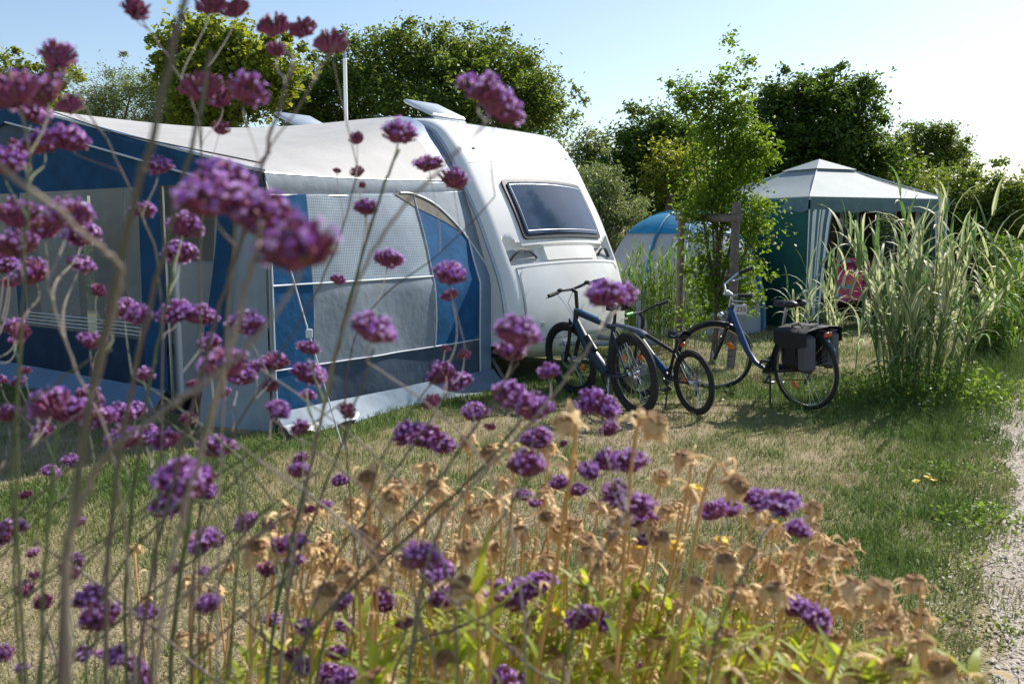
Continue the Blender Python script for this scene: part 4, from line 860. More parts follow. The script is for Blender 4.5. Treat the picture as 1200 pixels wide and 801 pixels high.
# ------------------------------------------------------------------ gazebo
PH = R(23.5); GN = gnd(943, 388)
gz_ = thing('gazebo', 'green and white party gazebo with wavy valance and striped corner curtains', 'gazebo', (float(GN[0]), float(GN[1]), 0), PH)
S = 3.0; EH = 2.13; AP = 2.86
cor = [(0,0),(S,0),(S,S),(0,S)]
for i in range(4):
    a, b = cor[i], cor[(i+1) % 4]
    mb = MB(); mb.grid(lambda k, t: (lambda ex, ey: (ex+(S/2-ex)*t*.78, ey+(S/2-ey)*t*.78, EH+(AP-.05-EH)*(t*.80)**.93 - .05*math.sin(math.pi*t)*(1) - .012*math.sin(math.pi*k)*(1-t)))(a[0]+(b[0]-a[0])*k, a[1]+(b[1]-a[1])*k), list(np.linspace(0,1,20)), list(np.linspace(0,1,12))); mb.build('roof_panel', M['gzroof'], gz_)
    mb = MB(); mb.grid(lambda k, t: (lambda ex, ey: (S/2+(ex-S/2)*.30*(1-t), S/2+(ey-S/2)*.30*(1-t), AP-.20+.20*t))(a[0]+(b[0]-a[0])*k, a[1]+(b[1]-a[1])*k), [0,.5,1], [0,.5,1]); mb.build('vent_cap', M['gzroof'], gz_)
    nx, ny = (b[1]-a[1])/S, -(b[0]-a[0])/S
    mb = MB(); mb.grid(lambda k, t: (a[0]+(b[0]-a[0])*k+nx*.012*math.sin(k*40)*t+nx*.02, a[1]+(b[1]-a[1])*k+ny*.012*math.sin(k*40)*t+ny*.02, EH-(.21+.035*abs(math.sin(k*math.pi*8)))*t), list(np.linspace(0,1,97)), [0,.5,1]); mb.build('valance', M['gzval'], gz_)
    mb = MB(); px_ = a[0]+(.05 if a[0] == 0 else -.05); py_ = a[1]+(.05 if a[1] == 0 else -.05); mb.tube([(px_,py_,0),(px_,py_,EH-.03)], .018, 8); mb.build('pole', M['white'], gz_)
    mb = MB(); mb.tube([(a[0],a[1],EH-.04),(b[0],b[1],EH-.04)], .012, 6); mb.build('eave_bar', M['white'], gz_)
    mb = MB(); mb.tube([(a[0],a[1],EH+.0),(S/2,S/2,AP-.03)], .012, 6); mb.build('ridge_bar', M['white'], gz_)
mb = MB(); mb.grid(lambda k, t: (-.01+.03*math.sin(k*9+t*2)*t, S*k, .02+(EH-.06)*t), list(np.linspace(0,1,20)), list(np.linspace(0,1,8))); mb.build('side_wall', M['gzwall'], gz_)
# window wall on the far right side
mb = MB(); mb.box((S-.01,S/2,.45),(.01,S*.96,.9)); mb.build('side_wall_lower', M['brown'], gz_)
for k in range(3):
    y0 = .15+.92*k; mb = MB()
    for cy_, cz_, wy_, hz_ in ((.03,1.48,.08,1.16),(.47,1.48,.08,1.16),(.25,2.0,.36,.12),(.25,.96,.36,.12)): mb.box((S-.02,y0+cy_,cz_),(.012,wy_,hz_))
    wf = mb.build('window_frame', M['white_c'], gz_)
    mb = MB(); mb.add([(S-.02,y0+.07,1.02),(S-.02,y0+.43,1.02),(S-.02,y0+.43,1.94),(S-.02,y0+.07,1.94)], [(0,1,2,3)]); mb.build('window_pane', M['vinyl'], wf)
    mb = MB(); mb.grid(lambda a_, t: (S-.04+.02*math.sin(a_*25), y0+.51+.41*a_, .9+1.16*t), list(np.linspace(0,1,14)), [0,1]); mb.build('dark_drape', M['brown'], gz_)
mb = MB(); mb.grid(lambda a_, t: (.1+2.8*a_, S-.03+.03*math.sin(a_*70), .05+2.0*t), list(np.linspace(0,1,80)), [0,1]); mb.build('back_drape', M['brown'], gz_)
def drape(x0, y0, x1, y1, z0, z1, m, name, pinch=.5, nw=5):
    mb = MB(); L = math.hypot(x1-x0, y1-y0); nx, ny = -(y1-y0)/L, (x1-x0)/L
    us = list(np.linspace(0,1,28)); ts = list(np.linspace(0,1,10))
    def f(k, t):
        wdt = 1-pinch*math.sin(math.pi*min(1, t*1.0))**2*.9 if pinch else 1
        wdt = 1-pinch*(1-t)**.7; o = .025*math.sin(k*nw*6.28); kk = k*wdt
        return (x0+(x1-x0)*kk+nx*o, y0+(y1-y0)*kk+ny*o, z0+(z1-z0)*t)
    mb.grid(f, us, ts); o = mb.build(name, m, gz_); l = o.data.uv_layers.new(name='uv'); n = len(ts)
    for lp in o.data.loops: vi = lp.vertex_index; l.data[lp.index].uv = ((vi//n)/27, (vi % n)/9)
    return o
drape(-.04,-.03,.44,-.05,.1,EH-.2,M['stripe'],'corner_curtain',.42,2); drape(S-.02,0,S-.35,0,.1,EH-.2,M['stripe'],'corner_curtain'); drape(S,0.02,S,.4,.1,EH-.2,M['stripe'],'corner_curtain')
drape(.55,.35,.95,.42,.3,EH-.1,M['brown'],'inner_curtain',.2)
Gm = Matrix.Translation((float(GN[0]), float(GN[1]), 0)) @ Matrix.Rotation(PH, 4, 'Z')
def chair(lx, ly, rot, m, lab):
    p = Gm @ Vector((lx, ly, 0)); o = thing('camping_chair', lab, 'chair', tuple(p), PH+rot, group='chairs in the gazebo')
    mb = MB(); mb.grid(lambda a, b: (-.25+.5*a, .22-.05+.12*b, .42+.68*b-.02*math.sin(math.pi*a)), list(np.linspace(0,1,8)), list(np.linspace(0,1,8))); mb.build('backrest', m, o)
    mb = MB(); mb.grid(lambda a, b: (-.25+.5*a, -.25+.45*b, .44-.02*math.sin(math.pi*a)), [0,.25,.5,.75,1], [0,.25,.5,.75,1]); mb.build('seat', m, o)
    for s_ in (-1, 1):
        mb = MB(); mb.tube([(s_*.27,-.25,0),(s_*.27,.05,.45),(s_*.27,.30,1.12)], .012, 8); mb.build('side_frame', M['alu'], o)
        mb = MB(); mb.tube([(s_*.27,.28,0),(s_*.27,-.22,.62)], .012, 8); mb.build('leg', M['alu'], o)
        mb = MB(); mb.rbox((s_*.27,-.03,.63),(.05,.42,.03),.01); mb.build('armrest', M['black'], o)
    return o
chair(1.0, .42, R(180-8), M['maroon'], 'camping chair draped with the towel in the gazebo')
chair(1.62, .46, R(180+6), M['maroon'], 'maroon camping chair beside the towel-covered chair')
tp = Gm @ Vector((1.0, .19, 0)); tw = thing('beach_towel', 'pink, orange and blue patterned towel hung over a gazebo chair', 'towel', tuple(tp), PH+R(-8))
mb = MB(); mb.grid(lambda a, b: (-.27+.54*a, -.03-.05*(1-b)-.01*math.sin(a*14), .45+.70*b), list(np.linspace(0,1,12)), list(np.linspace(0,1,8))); mb.grid(lambda a, b: (-.27+.54*a, -.03+.08*b, 1.15-.02*b*b), list(np.linspace(0,1,12)), [0,.5,1]); mb.build('towel_cloth', M['towel'], tw)
tp = Gm @ Vector((.75, 1.5, 0)); tb = thing('camping_table', 'grey-topped folding table inside the gazebo', 'table', tuple(tp), PH)
mb = MB(); mb.rbox((0,0,.72),(1.1,.7,.03),.01); mb.build('table_top', M['trim'], tb)
for x in (-.48,.48):
    for y in (-.28,.28): mb = MB(); mb.tube([(x,y,0),(x,y,.71)], .014, 8); mb.build('leg', M['alu'], tb)

# ------------------------------------------------------------------ dome tent
tc_ = at(800, 300, 15.2)
tn = thing('dome_tent', 'grey and blue dome tent half hidden behind the young tree', 'tent', (float(tc_[0]), 15.2, 0), R(10))
def dome(a, b, sx=1.35, sy=1.3, sz=1.88):
    el = b*math.pi/2; r = math.cos(el)**.75; rib = 1+.035*abs(math.sin(2*a)); return (sx*r*math.cos(a)*rib, sy*r*math.sin(a)*rib, sz*math.sin(el)**.95)
mb = MB(); mb.grid(lambda a, b: dome(a, b), list(np.linspace(0, 2*math.pi, 49)), list(np.linspace(0, .72, 10))); mb.build('tent_wall', M['tentgrey'], tn)
mb = MB(); mb.grid(lambda a, b: tuple(1.012*np.array(dome(a, b))), list(np.linspace(0, 2*math.pi, 49)), list(np.linspace(.60, 1, 9))); mb.build('tent_top', M['tentblue'], tn)
for k in range(4):
    a = math.pi/4+k*math.pi/2; mb = MB(); mb.tube([tuple(1.02*np.array(dome(a, b))) for b in np.linspace(0, 1, 14)], .022, 6); mb.build('pole_sleeve', M['tentblue'], tn)
mb = MB(); mb.tube([(-.3,-.9,1.60),(-2.2,-2.5,.02)], .007, 5); mb.build('guy_line', M['piping'], tn)
mb = MB(); mb.tube([(-.1,-.6,1.80),(-1.2,-2.9,.02)], .005, 5); mb.build('guy_line', M['piping'], tn)

# ------------------------------------------------------------------ reeds
def reedmat():
    m = bpy.data.materials.new('variegated_reed'); m.use_nodes = True; n = m.node_tree; b = n.nodes['Principled BSDF']; b.inputs['Roughness'].default_value = .55; b.inputs['Specular IOR Level'].default_value = .3
    tc = n.nodes.new('ShaderNodeTexCoord'); mp = n.nodes.new('ShaderNodeMapping'); mp.inputs['Scale'].default_value = (7, .25, 1); n.links.new(tc.outputs['UV'], mp.inputs[0])
    nz = n.nodes.new('ShaderNodeTexNoise'); nz.inputs['Scale'].default_value = 1; nz.inputs['Detail'].default_value = 1; n.links.new(mp.outputs[0], nz.inputs[0])
    oi = n.nodes.new('ShaderNodeObjectInfo'); gm = n.nodes.new('ShaderNodeNewGeometry'); ad = n.nodes.new('ShaderNodeMath'); ad.operation = 'ADD'; n.links.new(oi.outputs['Random'], ad.inputs[0]); n.links.new(gm.outputs['Random Per Island'], ad.inputs[1])
    fr_ = n.nodes.new('ShaderNodeMath'); fr_.operation = 'FRACT'; n.links.new(ad.outputs[0], fr_.inputs[0]); nz.noise_dimensions = '4D'; n.links.new(ad.outputs[0], nz.inputs['W'])
    m2 = n.nodes.new('ShaderNodeMath'); m2.operation = 'MULTIPLY_ADD'; n.links.new(fr_.outputs[0], m2.inputs[0]); m2.inputs[1].default_value = .28; n.links.new(nz.outputs[0], m2.inputs[2])
    cr = n.nodes.new('ShaderNodeValToRGB'); e = cr.color_ramp.elements; e[0].position = .48; e[0].color = (.08, .17, .04, 1); e[1].position = .71; e[1].color = (.66, .66, .40, 1); x = e.new(.62); x.color = (.20, .30, .09, 1)
    n.links.new(m2.outputs[0], cr.inputs[0]); n.links.new(cr.outputs[0], b.inputs['Base Color'])
    out = n.nodes['Material Output']; ms = n.nodes.new('ShaderNodeMixShader'); ms.inputs[0].default_value = .4; tr = n.nodes.new('ShaderNodeBsdfTranslucent'); n.links.new(cr.outputs[0], tr.inputs[0]); n.links.new(b.outputs[0], ms.inputs[1]); n.links.new(tr.outputs[0], ms.inputs[2]); n.links.new(ms.outputs[0], out.inputs[0]); return m
M['reed'] = reedmat()
M['reedstem'] = mat('reed_stem', (.12, .19, .06), .5, var=.3, scale=10, col2=(.22, .2, .1))
M['reedgreen'] = leafmat('reed_green', (.07, .17, .03), (.15, .24, .05), .45)
def leaf_verts(L, wd, arch_, twist, n=6):
    V = []; uv = []
    p = np.array([0., 0, 0]); ang = .25
    for i in range(n+1):
        t = i/n; w_ = wd*.5*(min(1, t*6+.5))*(1-t**2.2)+.0006; s_ = math.sin(twist*t); c_ = math.cos(twist*t)
        V += [(p[0], -w_*c_, p[2]-w_*s_), (p[0], 0, p[2]-w_*.25), (p[0], w_*c_, p[2]+w_*s_)]; uv += [(0, t), (.5, t), (1, t)]
        p = p + np.array([math.sin(ang), 0, math.cos(ang)])*L/n; ang += arch_/n*(.5+t*1.2)
    Q = []
    for i in range(n):
        for j in range(2): Q.append((3*i+j, 3*i+j+1, 3*i+4+j, 3*i+3+j))
    return np.array(V), np.array(Q), np.array(uv)
LV = []
for i in range(10): LV.append(leaf_verts(.52+.16*rng.random(), .040+.018*rng.random(), .7+.27*i, rng.uniform(-.9,.9)))
def reeds(name, label, c, spread, nst, hmin, hmax, matl, nparts, fan=.5, group=None, sc=1.0, nl=9):
    root = thing(name, label, 'reeds', (c[0], c[1], 0), group=group); leaves = []
    shared = []
    for (v_, q_, u_) in LV:
        o = np_mesh('leaf', v_*sc, q_, mats=[matl], uv=u_, smooth=True); shared.append(o.data); bpy.data.objects.remove(o)
    for k in range(nst):
        a = rng.uniform(0, 6.28); r = rng.random()**.6; bx, by = spread[0]*r*math.cos(a), spread[1]*r*math.sin(a); h = rng.uniform(hmin, hmax)*(1-.25*r)
        ln = fan*r*h*rng.uniform(.6, 1.3); la = a + rng.normal()*.3; tip = np.array([bx+ln*math.cos(la), by+ln*math.sin(la), h]); mid = np.array([bx+.3*ln*math.cos(la), by+.3*ln*math.sin(la), h*.55])
        pts = [np.array([bx, by, -.02]), mid, tip]
        mb = MB(); cr_ = crom([tuple(p) for p in pts], 4); mb.tube([tuple(p) for p in cr_], list(np.linspace(.009, .004, len(cr_))*sc), 5); mb.build('stem', M['reedstem'], root)
        la0 = rng.uniform(0, 6.28)
        for j in range(nl):
            t = .22+.78*(j+rng.random()*.5)/nl; i = min(len(cr_)-2, int(t*(len(cr_)-1))); f_ = t*(len(cr_)-1)-i; p = cr_[i]*(1-f_)+cr_[i+1]*f_
            an = la0 + j*math.pi + rng.normal()*.5; vi = int(min(9, max(0, rng.normal(6.0-4.5*max(0, t-.55)/.45, 2.2)))); s_ = rng.uniform(.6, 1.15)*(1-.15*t)
            leaves.append((p, an, vi, s_, rng.normal()*.2))
    order = rng.permutation(len(leaves)); V = []; Q = []; U = []; off = 0
    # the largest in view are nearest the camera
    near = sorted(order, key=lambda i: leaves[i][0][1] - leaves[i][3]*.4 - .3*leaves[i][0][2])
    for n_, i in enumerate(near):
        p, an, vi, s_, tl = leaves[i]; Mx = Matrix.Translation(Vector(p)) @ Matrix.Rotation(an, 4, 'Z') @ Matrix.Rotation(tl, 4, 'Y') @ Matrix.Scale(s_, 4)
        if n_ < nparts:
            o = bpy.data.objects.new('leaf', shared[vi]); COL.objects.link(o); o.parent = root; o.matrix_basis = Mx
        else:
            v_, q_, u_ = LV[vi]; A = np.array(Mx); V.append((v_*sc) @ A[:3,:3].T + A[:3,3]); Q.append(q_+off); U.append(u_); off += len(v_)
    if V: kind(np_mesh('foliage', np.concatenate(V), np.concatenate(Q), mats=[matl], parent=root, uv=np.concatenate(U), smooth=True), 'stuff')
    return root
reeds('reed_clump', 'tall variegated reed clump with arching striped leaves beside the gravel path', REED, (.36, .28), 46, 1.0, 2.1, M['reed'], 290, .50, nl=11)
c = gnd(985, 432); reeds('reed_clump', 'smaller variegated reed clump left of the tall one, in front of the gazebo', c, (.55, .35), 13, .6, 1.35, M['reed'], 110, .30, sc=.85)
c = gnd(772, 408); reeds('bamboo_grass', 'bright green bamboo-like grass in front of the dome tent', c, (.62, .4), 120, .8, 1.6, M['reedgreen'], 60, .15, sc=.5, nl=11)
c = gnd(1172, 420); reeds('reed_clump', 'thin green reeds leaning at the right edge behind the path bend', c, (.5, .5), 18, .6, 1.3, M['reedgreen'], 60, .35, sc=.9)

# weeds at the reed foot, low leafy plants by the path
def weeds(name, label, c, rx, ry, h, n, leaf, size, cat='weeds', asp=.4):
    root = thing(name, label, cat, (c[0], c[1], 0)); P = rng.normal(size=(n,3))*np.array([rx, ry, 1])*.5; P[:,2] = h*rng.random(n)**1.4*np.exp(-(P[:,0]/rx)**2-(P[:,1]/ry)**2)+.01
    V, Q = leafcloud(P, size, asp, up=.2); kind(np_mesh('leaves', V, Q, mats=[leaf], parent=root), 'stuff')
    for k in range(6):
        mb = MB(); i = rng.integers(0, n); mb.tube([(P[i,0]*.5, P[i,1]*.5, 0), tuple(P[i])], [.003,.0015], 4); mb.build('stem', M['reedstem'], root)
weeds('weed_patch', 'leafy green undergrowth round the foot of the tall reeds', gnd(1085, 470), 1.0, .5, .45, 2600, M['lf_weed'], .055)
weeds('weed_patch', 'broad-leaved weed on the gravel edge level with the yellow flower', gnd(1150, 612), .34, .22, .10, 300, M['lf_weed'], .034, asp=.6)
weeds('weed_patch', 'dark low weed on the gravel edge nearest the camera', gnd(1165, 745), .34, .22, .06, 260, M['lf_mid'], .026, asp=.5)
weeds('weed_patch', 'low weed tuft spilling on the path below the reeds shadow', gnd(1130, 560), .6, .3, .10, 420, M['lf_weed'], .03)
weeds('weed_patch', 'sprawling weed between lawn and gravel near the middle of the path edge', gnd(1120, 660), .5, .3, .07, 320, M['lf_weed'], .028)
c = gnd(1080, 575); yf = thing('yellow_flower', 'small yellow dandelion-like flower on the lawn edge', 'flower', tuple(c))
M['yel'] = mat('yellow_petal', (.85, .55, .02), .6, var=.15, scale=60, trans=.2)
for k in range(5):
    q = rng.normal(size=2)*.05; mb = MB(); mb.tube([(q[0]*.4,q[1]*.4,0),(q[0],q[1],.07)], .0016, 4); s = mb.build('stalk', M['reedstem'], yf)
    mb = MB()
    for i in range(12):
        a = i*.5236; mb.add([(q[0],q[1],.07),(q[0]+.017*math.cos(a-.2),q[1]+.017*math.sin(a-.2),.078),(q[0]+.022*math.cos(a),q[1]+.022*math.sin(a),.08),(q[0]+.017*math.cos(a+.2),q[1]+.017*math.sin(a+.2),.078)], [(0,1,2,3)])
    mb.build('bloom', M['yel'], s)

# ------------------------------------------------------------------ verbena (foreground)
M['petal'] = mat('verbena_petal', (.60, .34, .80), .5, col2=(.80, .52, .88), isl=.8, scale=30, trans=.3)
M['petal2'] = mat('verbena_petal_deep', (.30, .11, .54), .5, col2=(.50, .19, .62), isl=.8, scale=30, trans=.3)
M['calyx'] = mat('verbena_calyx', (.19, .035, .12), .7, col2=(.33, .09, .20), isl=.8, scale=30)
M['calyx2'] = mat('verbena_calyx_brown', (.20, .09, .07), .7, col2=(.13, .04, .06), isl=.8, scale=30)
M['stemg'] = mat('verbena_stem_green', (.075, .12, .035), .6, col2=(.11, .11, .05), scale=12, bump=.1, bscale=200)
M['stemp'] = mat('verbena_stem_purple', (.13, .085, .085), .65, col2=(.10, .10, .055), scale=12)
M['stemd'] = mat('verbena_stem_dry', (.30, .25, .20), .7, col2=(.18, .14, .11), scale=16)
M['stemdry'] = mat('dry_stem_ochre', (.68, .38, .13), .7, col2=(.45, .27, .11), scale=14)  # ochre brightened to stand in for sunlight shining through the stems
M['drypetal'] = mat('dry_petal', (.86, .66, .38), .8, col2=(.66, .43, .20), isl=.6, scale=50, trans=.3, bump=.3, bscale=150)
M['drydisc'] = mat('dry_disc', (.36, .19, .08), .9, col2=(.55, .33, .15), isl=.4, scale=90, bump=.8, bscale=400)
def head_mesh(nf, op, seed, elong=.75, lumps=3):
    """verbena cluster about 4.2 cm across, growing along +z: calyx tubes on small domes, corollas at the tips"""
    r = np.random.default_rng(seed); mb = MB(); L = [(0, 0, .002, .0145), (0, 0, -.008, .010)]
    for k in range(lumps): a = 6.28*k/lumps + r.random(); L.append((.0085*math.cos(a), .0085*math.sin(a), -.003+.004*r.random(), .0115))
    for k in range(nf):
        lx, ly, lz, lr = L[r.integers(0, len(L))]; z = r.uniform(-.45, 1); a = r.uniform(0, 6.28); q = math.sqrt(max(0, 1-z*z)); d = Vector((q*math.cos(a), q*math.sin(a), z*.9)).normalized()
        p = Vector((lx, ly, lz)) + d*lr*Vector((1, 1, elong)).length/1.6; b = Vector((lx*.4, ly*.4, -.011)) + d*lr*.30; e1 = d.orthogonal().normalized(); e2 = d.cross(e1)
        w_ = .0019; vs = [b + (e1*math.cos(t)+e2*math.sin(t))*w_*.6 for t in (0, 2.1, 4.2)] + [p + (e1*math.cos(t)+e2*math.sin(t))*w_ for t in (0, 2.1, 4.2)] + [p + d*.0022]
        mb.add(vs, [(0,1,4,3),(1,2,5,4),(2,0,3,5),(3,4,6),(4,5,6),(5,3,6)], 1 if r.random() < .75 else 2)
        if r.random() < op*(.12+.80*sstep(-.2, .55, z)):
            t0 = p + d*.0035; s_ = r.uniform(.0021, .0031); tilt = (d + Vector(r.normal(size=3))*.25).normalized(); f1 = tilt.orthogonal().normalized(); f2 = tilt.cross(f1); vs = [p, t0]; fs = []
            for i in range(5):
                aa = i*1.2566+r.random()*.2; c0 = t0 + (f1*math.cos(aa-.45)+f2*math.sin(aa-.45))*s_*.8 + tilt*.0006; c1 = t0 + (f1*math.cos(aa)+f2*math.sin(aa))*s_*1.15; c2 = t0 + (f1*math.cos(aa+.45)+f2*math.sin(aa+.45))*s_*.8 + tilt*.0006
                o = len(vs); vs += [c0, c1, c2]; fs += [(1, o, o+1, o+2)]
            g1_ = t0 + f1*.0008; g2_ = t0 - f1*.0008; g3_ = p + f1*.0008; o = len(vs); vs += [g1_, g2_, p - f1*.0008, g3_]; fs += [(o, o+1, o+2, o+3)]
            mb.add(vs, fs, 0 if r.random() < .5 else 3)
    me = bpy.data.meshes.new('flower_head'); me.from_pydata([tuple(p) for p in mb.v], [], mb.f)
    for m in ('petal', 'calyx', 'calyx2', 'petal2'): me.materials.append(M[m])
    me.polygons.foreach_set('material_index', mb.m); me.update(); return me
HEADS = [head_mesh(230, .92, 10+i, lumps=3+i % 2) for i in range(6)] + [head_mesh(190, .5, 30+i, lumps=3) for i in range(3)] + [head_mesh(130, .06, 40+i, lumps=2) for i in range(3)]
PL = {}
def plant(key, bx, by, label):
    PL[key] = (thing('verbena_plant', label, 'flower', (bx, by, 0), group='tall purple verbena in the foreground bed'), (bx, by)); return PL[key]
# stalks: (plant, [(px, py, depth)...] from the top down, radius, material)
STALKS = [
 ('a', [(222,-30,.46),(185,130,.46),(150,260,.47),(112,430,.48),(82,600,.49),(62,800,.50)], .0026, 'stemp'),
 ('a', [(-10,185,.40),(60,240,.42),(135,303,.46),(150,318,.468),(112,430,.48),(82,600,.49),(62,800,.50)], .0020, 'stemd'),
 ('b', [(248,60,.62),(225,180,.62),(190,300,.62),(155,440,.63),(128,600,.64),(118,800,.65)], .0022, 'stemp'),
 ('c', [(345,75,.66),(325,130,.66),(300,220,.67),(268,330,.68),(225,470,.69),(185,640,.70),(150,801,.72)], .0019, 'stemp'),
 ('b', [(300,395,.42),(240,452,.42),(175,490,.41),(120,530,.41),(90,590,.42),(78,660,.43),(70,800,.44)], .0024, 'stemd'),
 ('d', [(468,175,.98),(450,215,.98),(420,310,.98),(398,400,.97),(372,510,.96),(340,640,.95),(300,801,.92)], .0022, 'stemg'),
 ('d', [(438,408,.86),(424,450,.86),(395,540,.86),(350,640,.86),(318,760,.86)], .0016, 'stemp'),
 ('e', [(262,445,.80),(245,480,.80),(228,560,.80),(212,680,.80),(190,801,.80)], .0028, 'stemg'),
 ('c', [(205,300,.90),(192,370,.90),(170,470,.90),(152,600,.90),(140,760,.90)], .0021, 'stemg'),
 ('f', [(612,490,.78),(575,540,.78),(500,610,.78),(400,700,.78),(300,790,.78)], .0022, 'stemp'),
 ('f', [(530,450,.95),(500,500,.95),(455,560,.95),(400,640,.92),(330,760,.88)], .0014, 'stemp'),
 ('f', [(607,425,.88),(570,480,.88),(520,560,.88),(440,640,.86),(350,740,.85)], .0016, 'stemp'),
 ('f', [(722,360,.74),(690,405,.74),(655,455,.74),(620,500,.75),(560,560,.78),(480,640,.78)], .0018, 'stemd'),
 ('d', [(575,140,.55),(540,175,.55),(470,240,.56),(430,300,.58),(395,400,.62),(360,560,.66),(320,760,.70)], .0017, 'stemd'),
 ('e', [(305,260,.42),(290,330,.43),(262,440,.45),(225,560,.46),(190,700,.47),(170,801,.48)], .0022, 'stemd'),
 ('g', [(735,600,.72),(700,650,.72),(670,740,.72),(650,801,.72)], .0014, 'stemp'),
 ('g', [(905,605,.80),(860,690,.80),(820,780,.80)], .0014, 'stemp'),
 ('g', [(848,612,.90),(832,700,.90),(815,790,.90)], .0013, 'stemd'),
 ('h', [(498,675,.72),(490,730,.72),(470,801,.72)], .0018, 'stemg'),
 ('h', [(600,700,.82),(540,740,.82),(480,745,.82),(440,801,.82)], .0016, 'stemp'),
 ('i', [(68,495,.62),(60,560,.62),(52,680,.62),(45,801,.62)], .0019, 'stemg'),
 ('i', [(0,612,.9),(60,590,.9),(140,565,.9),(250,545,.9),(300,520,.9)], .0013, 'stemg'),
 ('i', [(130,410,.7),(95,425,.7),(40,470,.7),(0,480,.7)], .0013, 'stemg'),
 ('c', [(55,330,.7),(75,400,.7),(100,460,.7),(135,520,.7),(150,640,.72)], .0016, 'stemd'),
 ('i', [(35,180,.7),(30,300,.7),(22,420,.7),(15,600,.7)], .0017, 'stemg'),
 ('i', [(68,80,.9),(90,110,.9),(130,170,.9),(170,260,.9),(200,330,.9)], .0012, 'stemp'),
 ('c', [(165,20,.95),(200,70,.95),(240,140,.95),(235,230,.95)], .0012, 'stemp'),
 ('b', [(395,50,.7),(350,130,.7),(300,190,.7),(262,262,.68)], .0011, 'stemd'),
 ('d', [(560,395,1.0),(510,440,1.0),(450,520,1.0),(420,600,1.0)], .0011, 'stemp'),
 ('j', [(580,230,1.1),(520,300,1.1),(430,350,1.1),(390,440,1.1)], .0011, 'stemp'),
 ('e', [(405,470,.9),(330,520,.9),(270,560,.9),(210,640,.9)], .0012, 'stemp'),
 ('e', [(420,200,1.0),(395,300,1.0),(340,400,1.0),(262,520,.95),(215,620,.92)], .0013, 'stemp'),
 ('e', [(285,520,.8),(285,620,.8),(300,740,.8),(290,801,.8)], .0012, 'stemd'),
 ('h', [(620,560,.9),(560,650,.9),(500,700,.9),(430,790,.9)], .0013, 'stemg'),
 ('i', [(0,700,.8),(90,650,.8),(190,590,.8),(300,560,.85)], .0013, 'stemg'),
 ('c', [(40,801,.8),(110,740,.8),(200,690,.8),(330,640,.85)], .0012, 'stemg'),
]
_rs = np.random.default_rng(21)
for _k in range(26):
    _x = _rs.uniform(-20, 470); _y = _rs.uniform(420, 690); _sl = _rs.choice([-1, 1], p=[.35, .65]); _d = _rs.uniform(.75, 1.05); _l = _rs.uniform(140, 330)
    STALKS.append((str(_rs.choice(list('cdefi'))), [(_x, _y, _d), (_x-_sl*_l*.45, _y+_l*.3, _d), (_x-_sl*_l*.8, _y+_l*.66, _d*.98), (_x-_sl*_l, 801, _d*.97)], .0012+.0005*_rs.random(), ['stemg', 'stemp', 'stemg', 'stemd'][_rs.integers(0, 4)]))
base_of = {'a': (-.32,.50), 'b': (-.27,.60), 'c': (-.36,.86), 'd': (-.25,.88), 'e': (-.28,.78), 'f': (-.16,.82), 'g': (.10,.86), 'h': (-.08,.88), 'i': (-.42,.74), 'j': (-.1,1.2)}
plab = {'a': 'verbena with the thickest blurred stalk crossing the upper left of the picture', 'b': 'verbena with a pale curved dead stalk at the left, closest to the lens', 'c': 'verbena with purple stalks rising past the awning doorway', 'd': 'verbena whose green stalk crosses the mesh side window of the awning',
 'e': 'verbena with the big blurred flower group in front of the awning doorway', 'f': 'verbena leaning right whose heads stand below the caravan front', 'g': 'verbena in the right half among the dried daisies', 'h': 'short verbena low in the middle of the bed', 'i': 'verbena at the left edge in front of the blue awning wall', 'j': 'verbena with small sparse buds beside the awning arch'}
for k, b in base_of.items(): plant(k, b[0], b[1], plab[k])
stk = []
def smooth(P, n):
    P = [np.array(p, float) for p in P]; out = []
    for i in range(len(P)-1):
        k = n if i < len(P)-3 else n+3
        out += [P[i]*(1-t)+P[i+1]*t for t in np.arange(k)/k]
    out.append(P[-1]); A = np.array(out)
    for _ in range(14): A[1:-1] = A[1:-1]*.5 + (A[:-2]+A[2:])*.25
    A[1:-1] += rng.normal(size=(len(A)-2, 3))*.0006
    return [tuple(p) for p in A]
for key, pts, r, m in STALKS:
    r *= .78 if m != 'stemd' else .66
    root, (bx, by) = PL[key]; W3 = [at(x, y, d) for x, y, d in pts]; low_ = W3[-1]
    toground = pts[-1][1] > 700
    P3 = [tuple(p) for p in W3]
    if toground: P3 += [tuple(np.array([low_[0]*.55+bx*.45, low_[1]*.55+by*.45, low_[2]*.5])), (bx, by, .0)]
    else:      # joins down into the same plant
        P3 += [tuple(np.array([low_[0]*.6+bx*.4, low_[1]*.6+by*.4, low_[2]*.62])), (bx+.01, by+.01, .0)]
    cr_ = smooth(P3, 6); mb = MB(); rad = list(np.interp(np.linspace(0, 1, len(cr_)), [0, .3, 1], [r*.8, r, r*1.35]))
    loc = [tuple(np.array(p)-np.array([bx, by, 0])) for p in cr_]; mb.tube(loc, rad, 7)
    # swollen nodes with small leaf bracts
    for j in range(9, len(cr_)-6, 13):
        mb.ell(loc[j], (r*1.35, r*1.35, r*1.6), 6, 5)
    o = mb.build('stalk', M[m], root); stk.append((key, o, cr_, (bx, by), r, m))
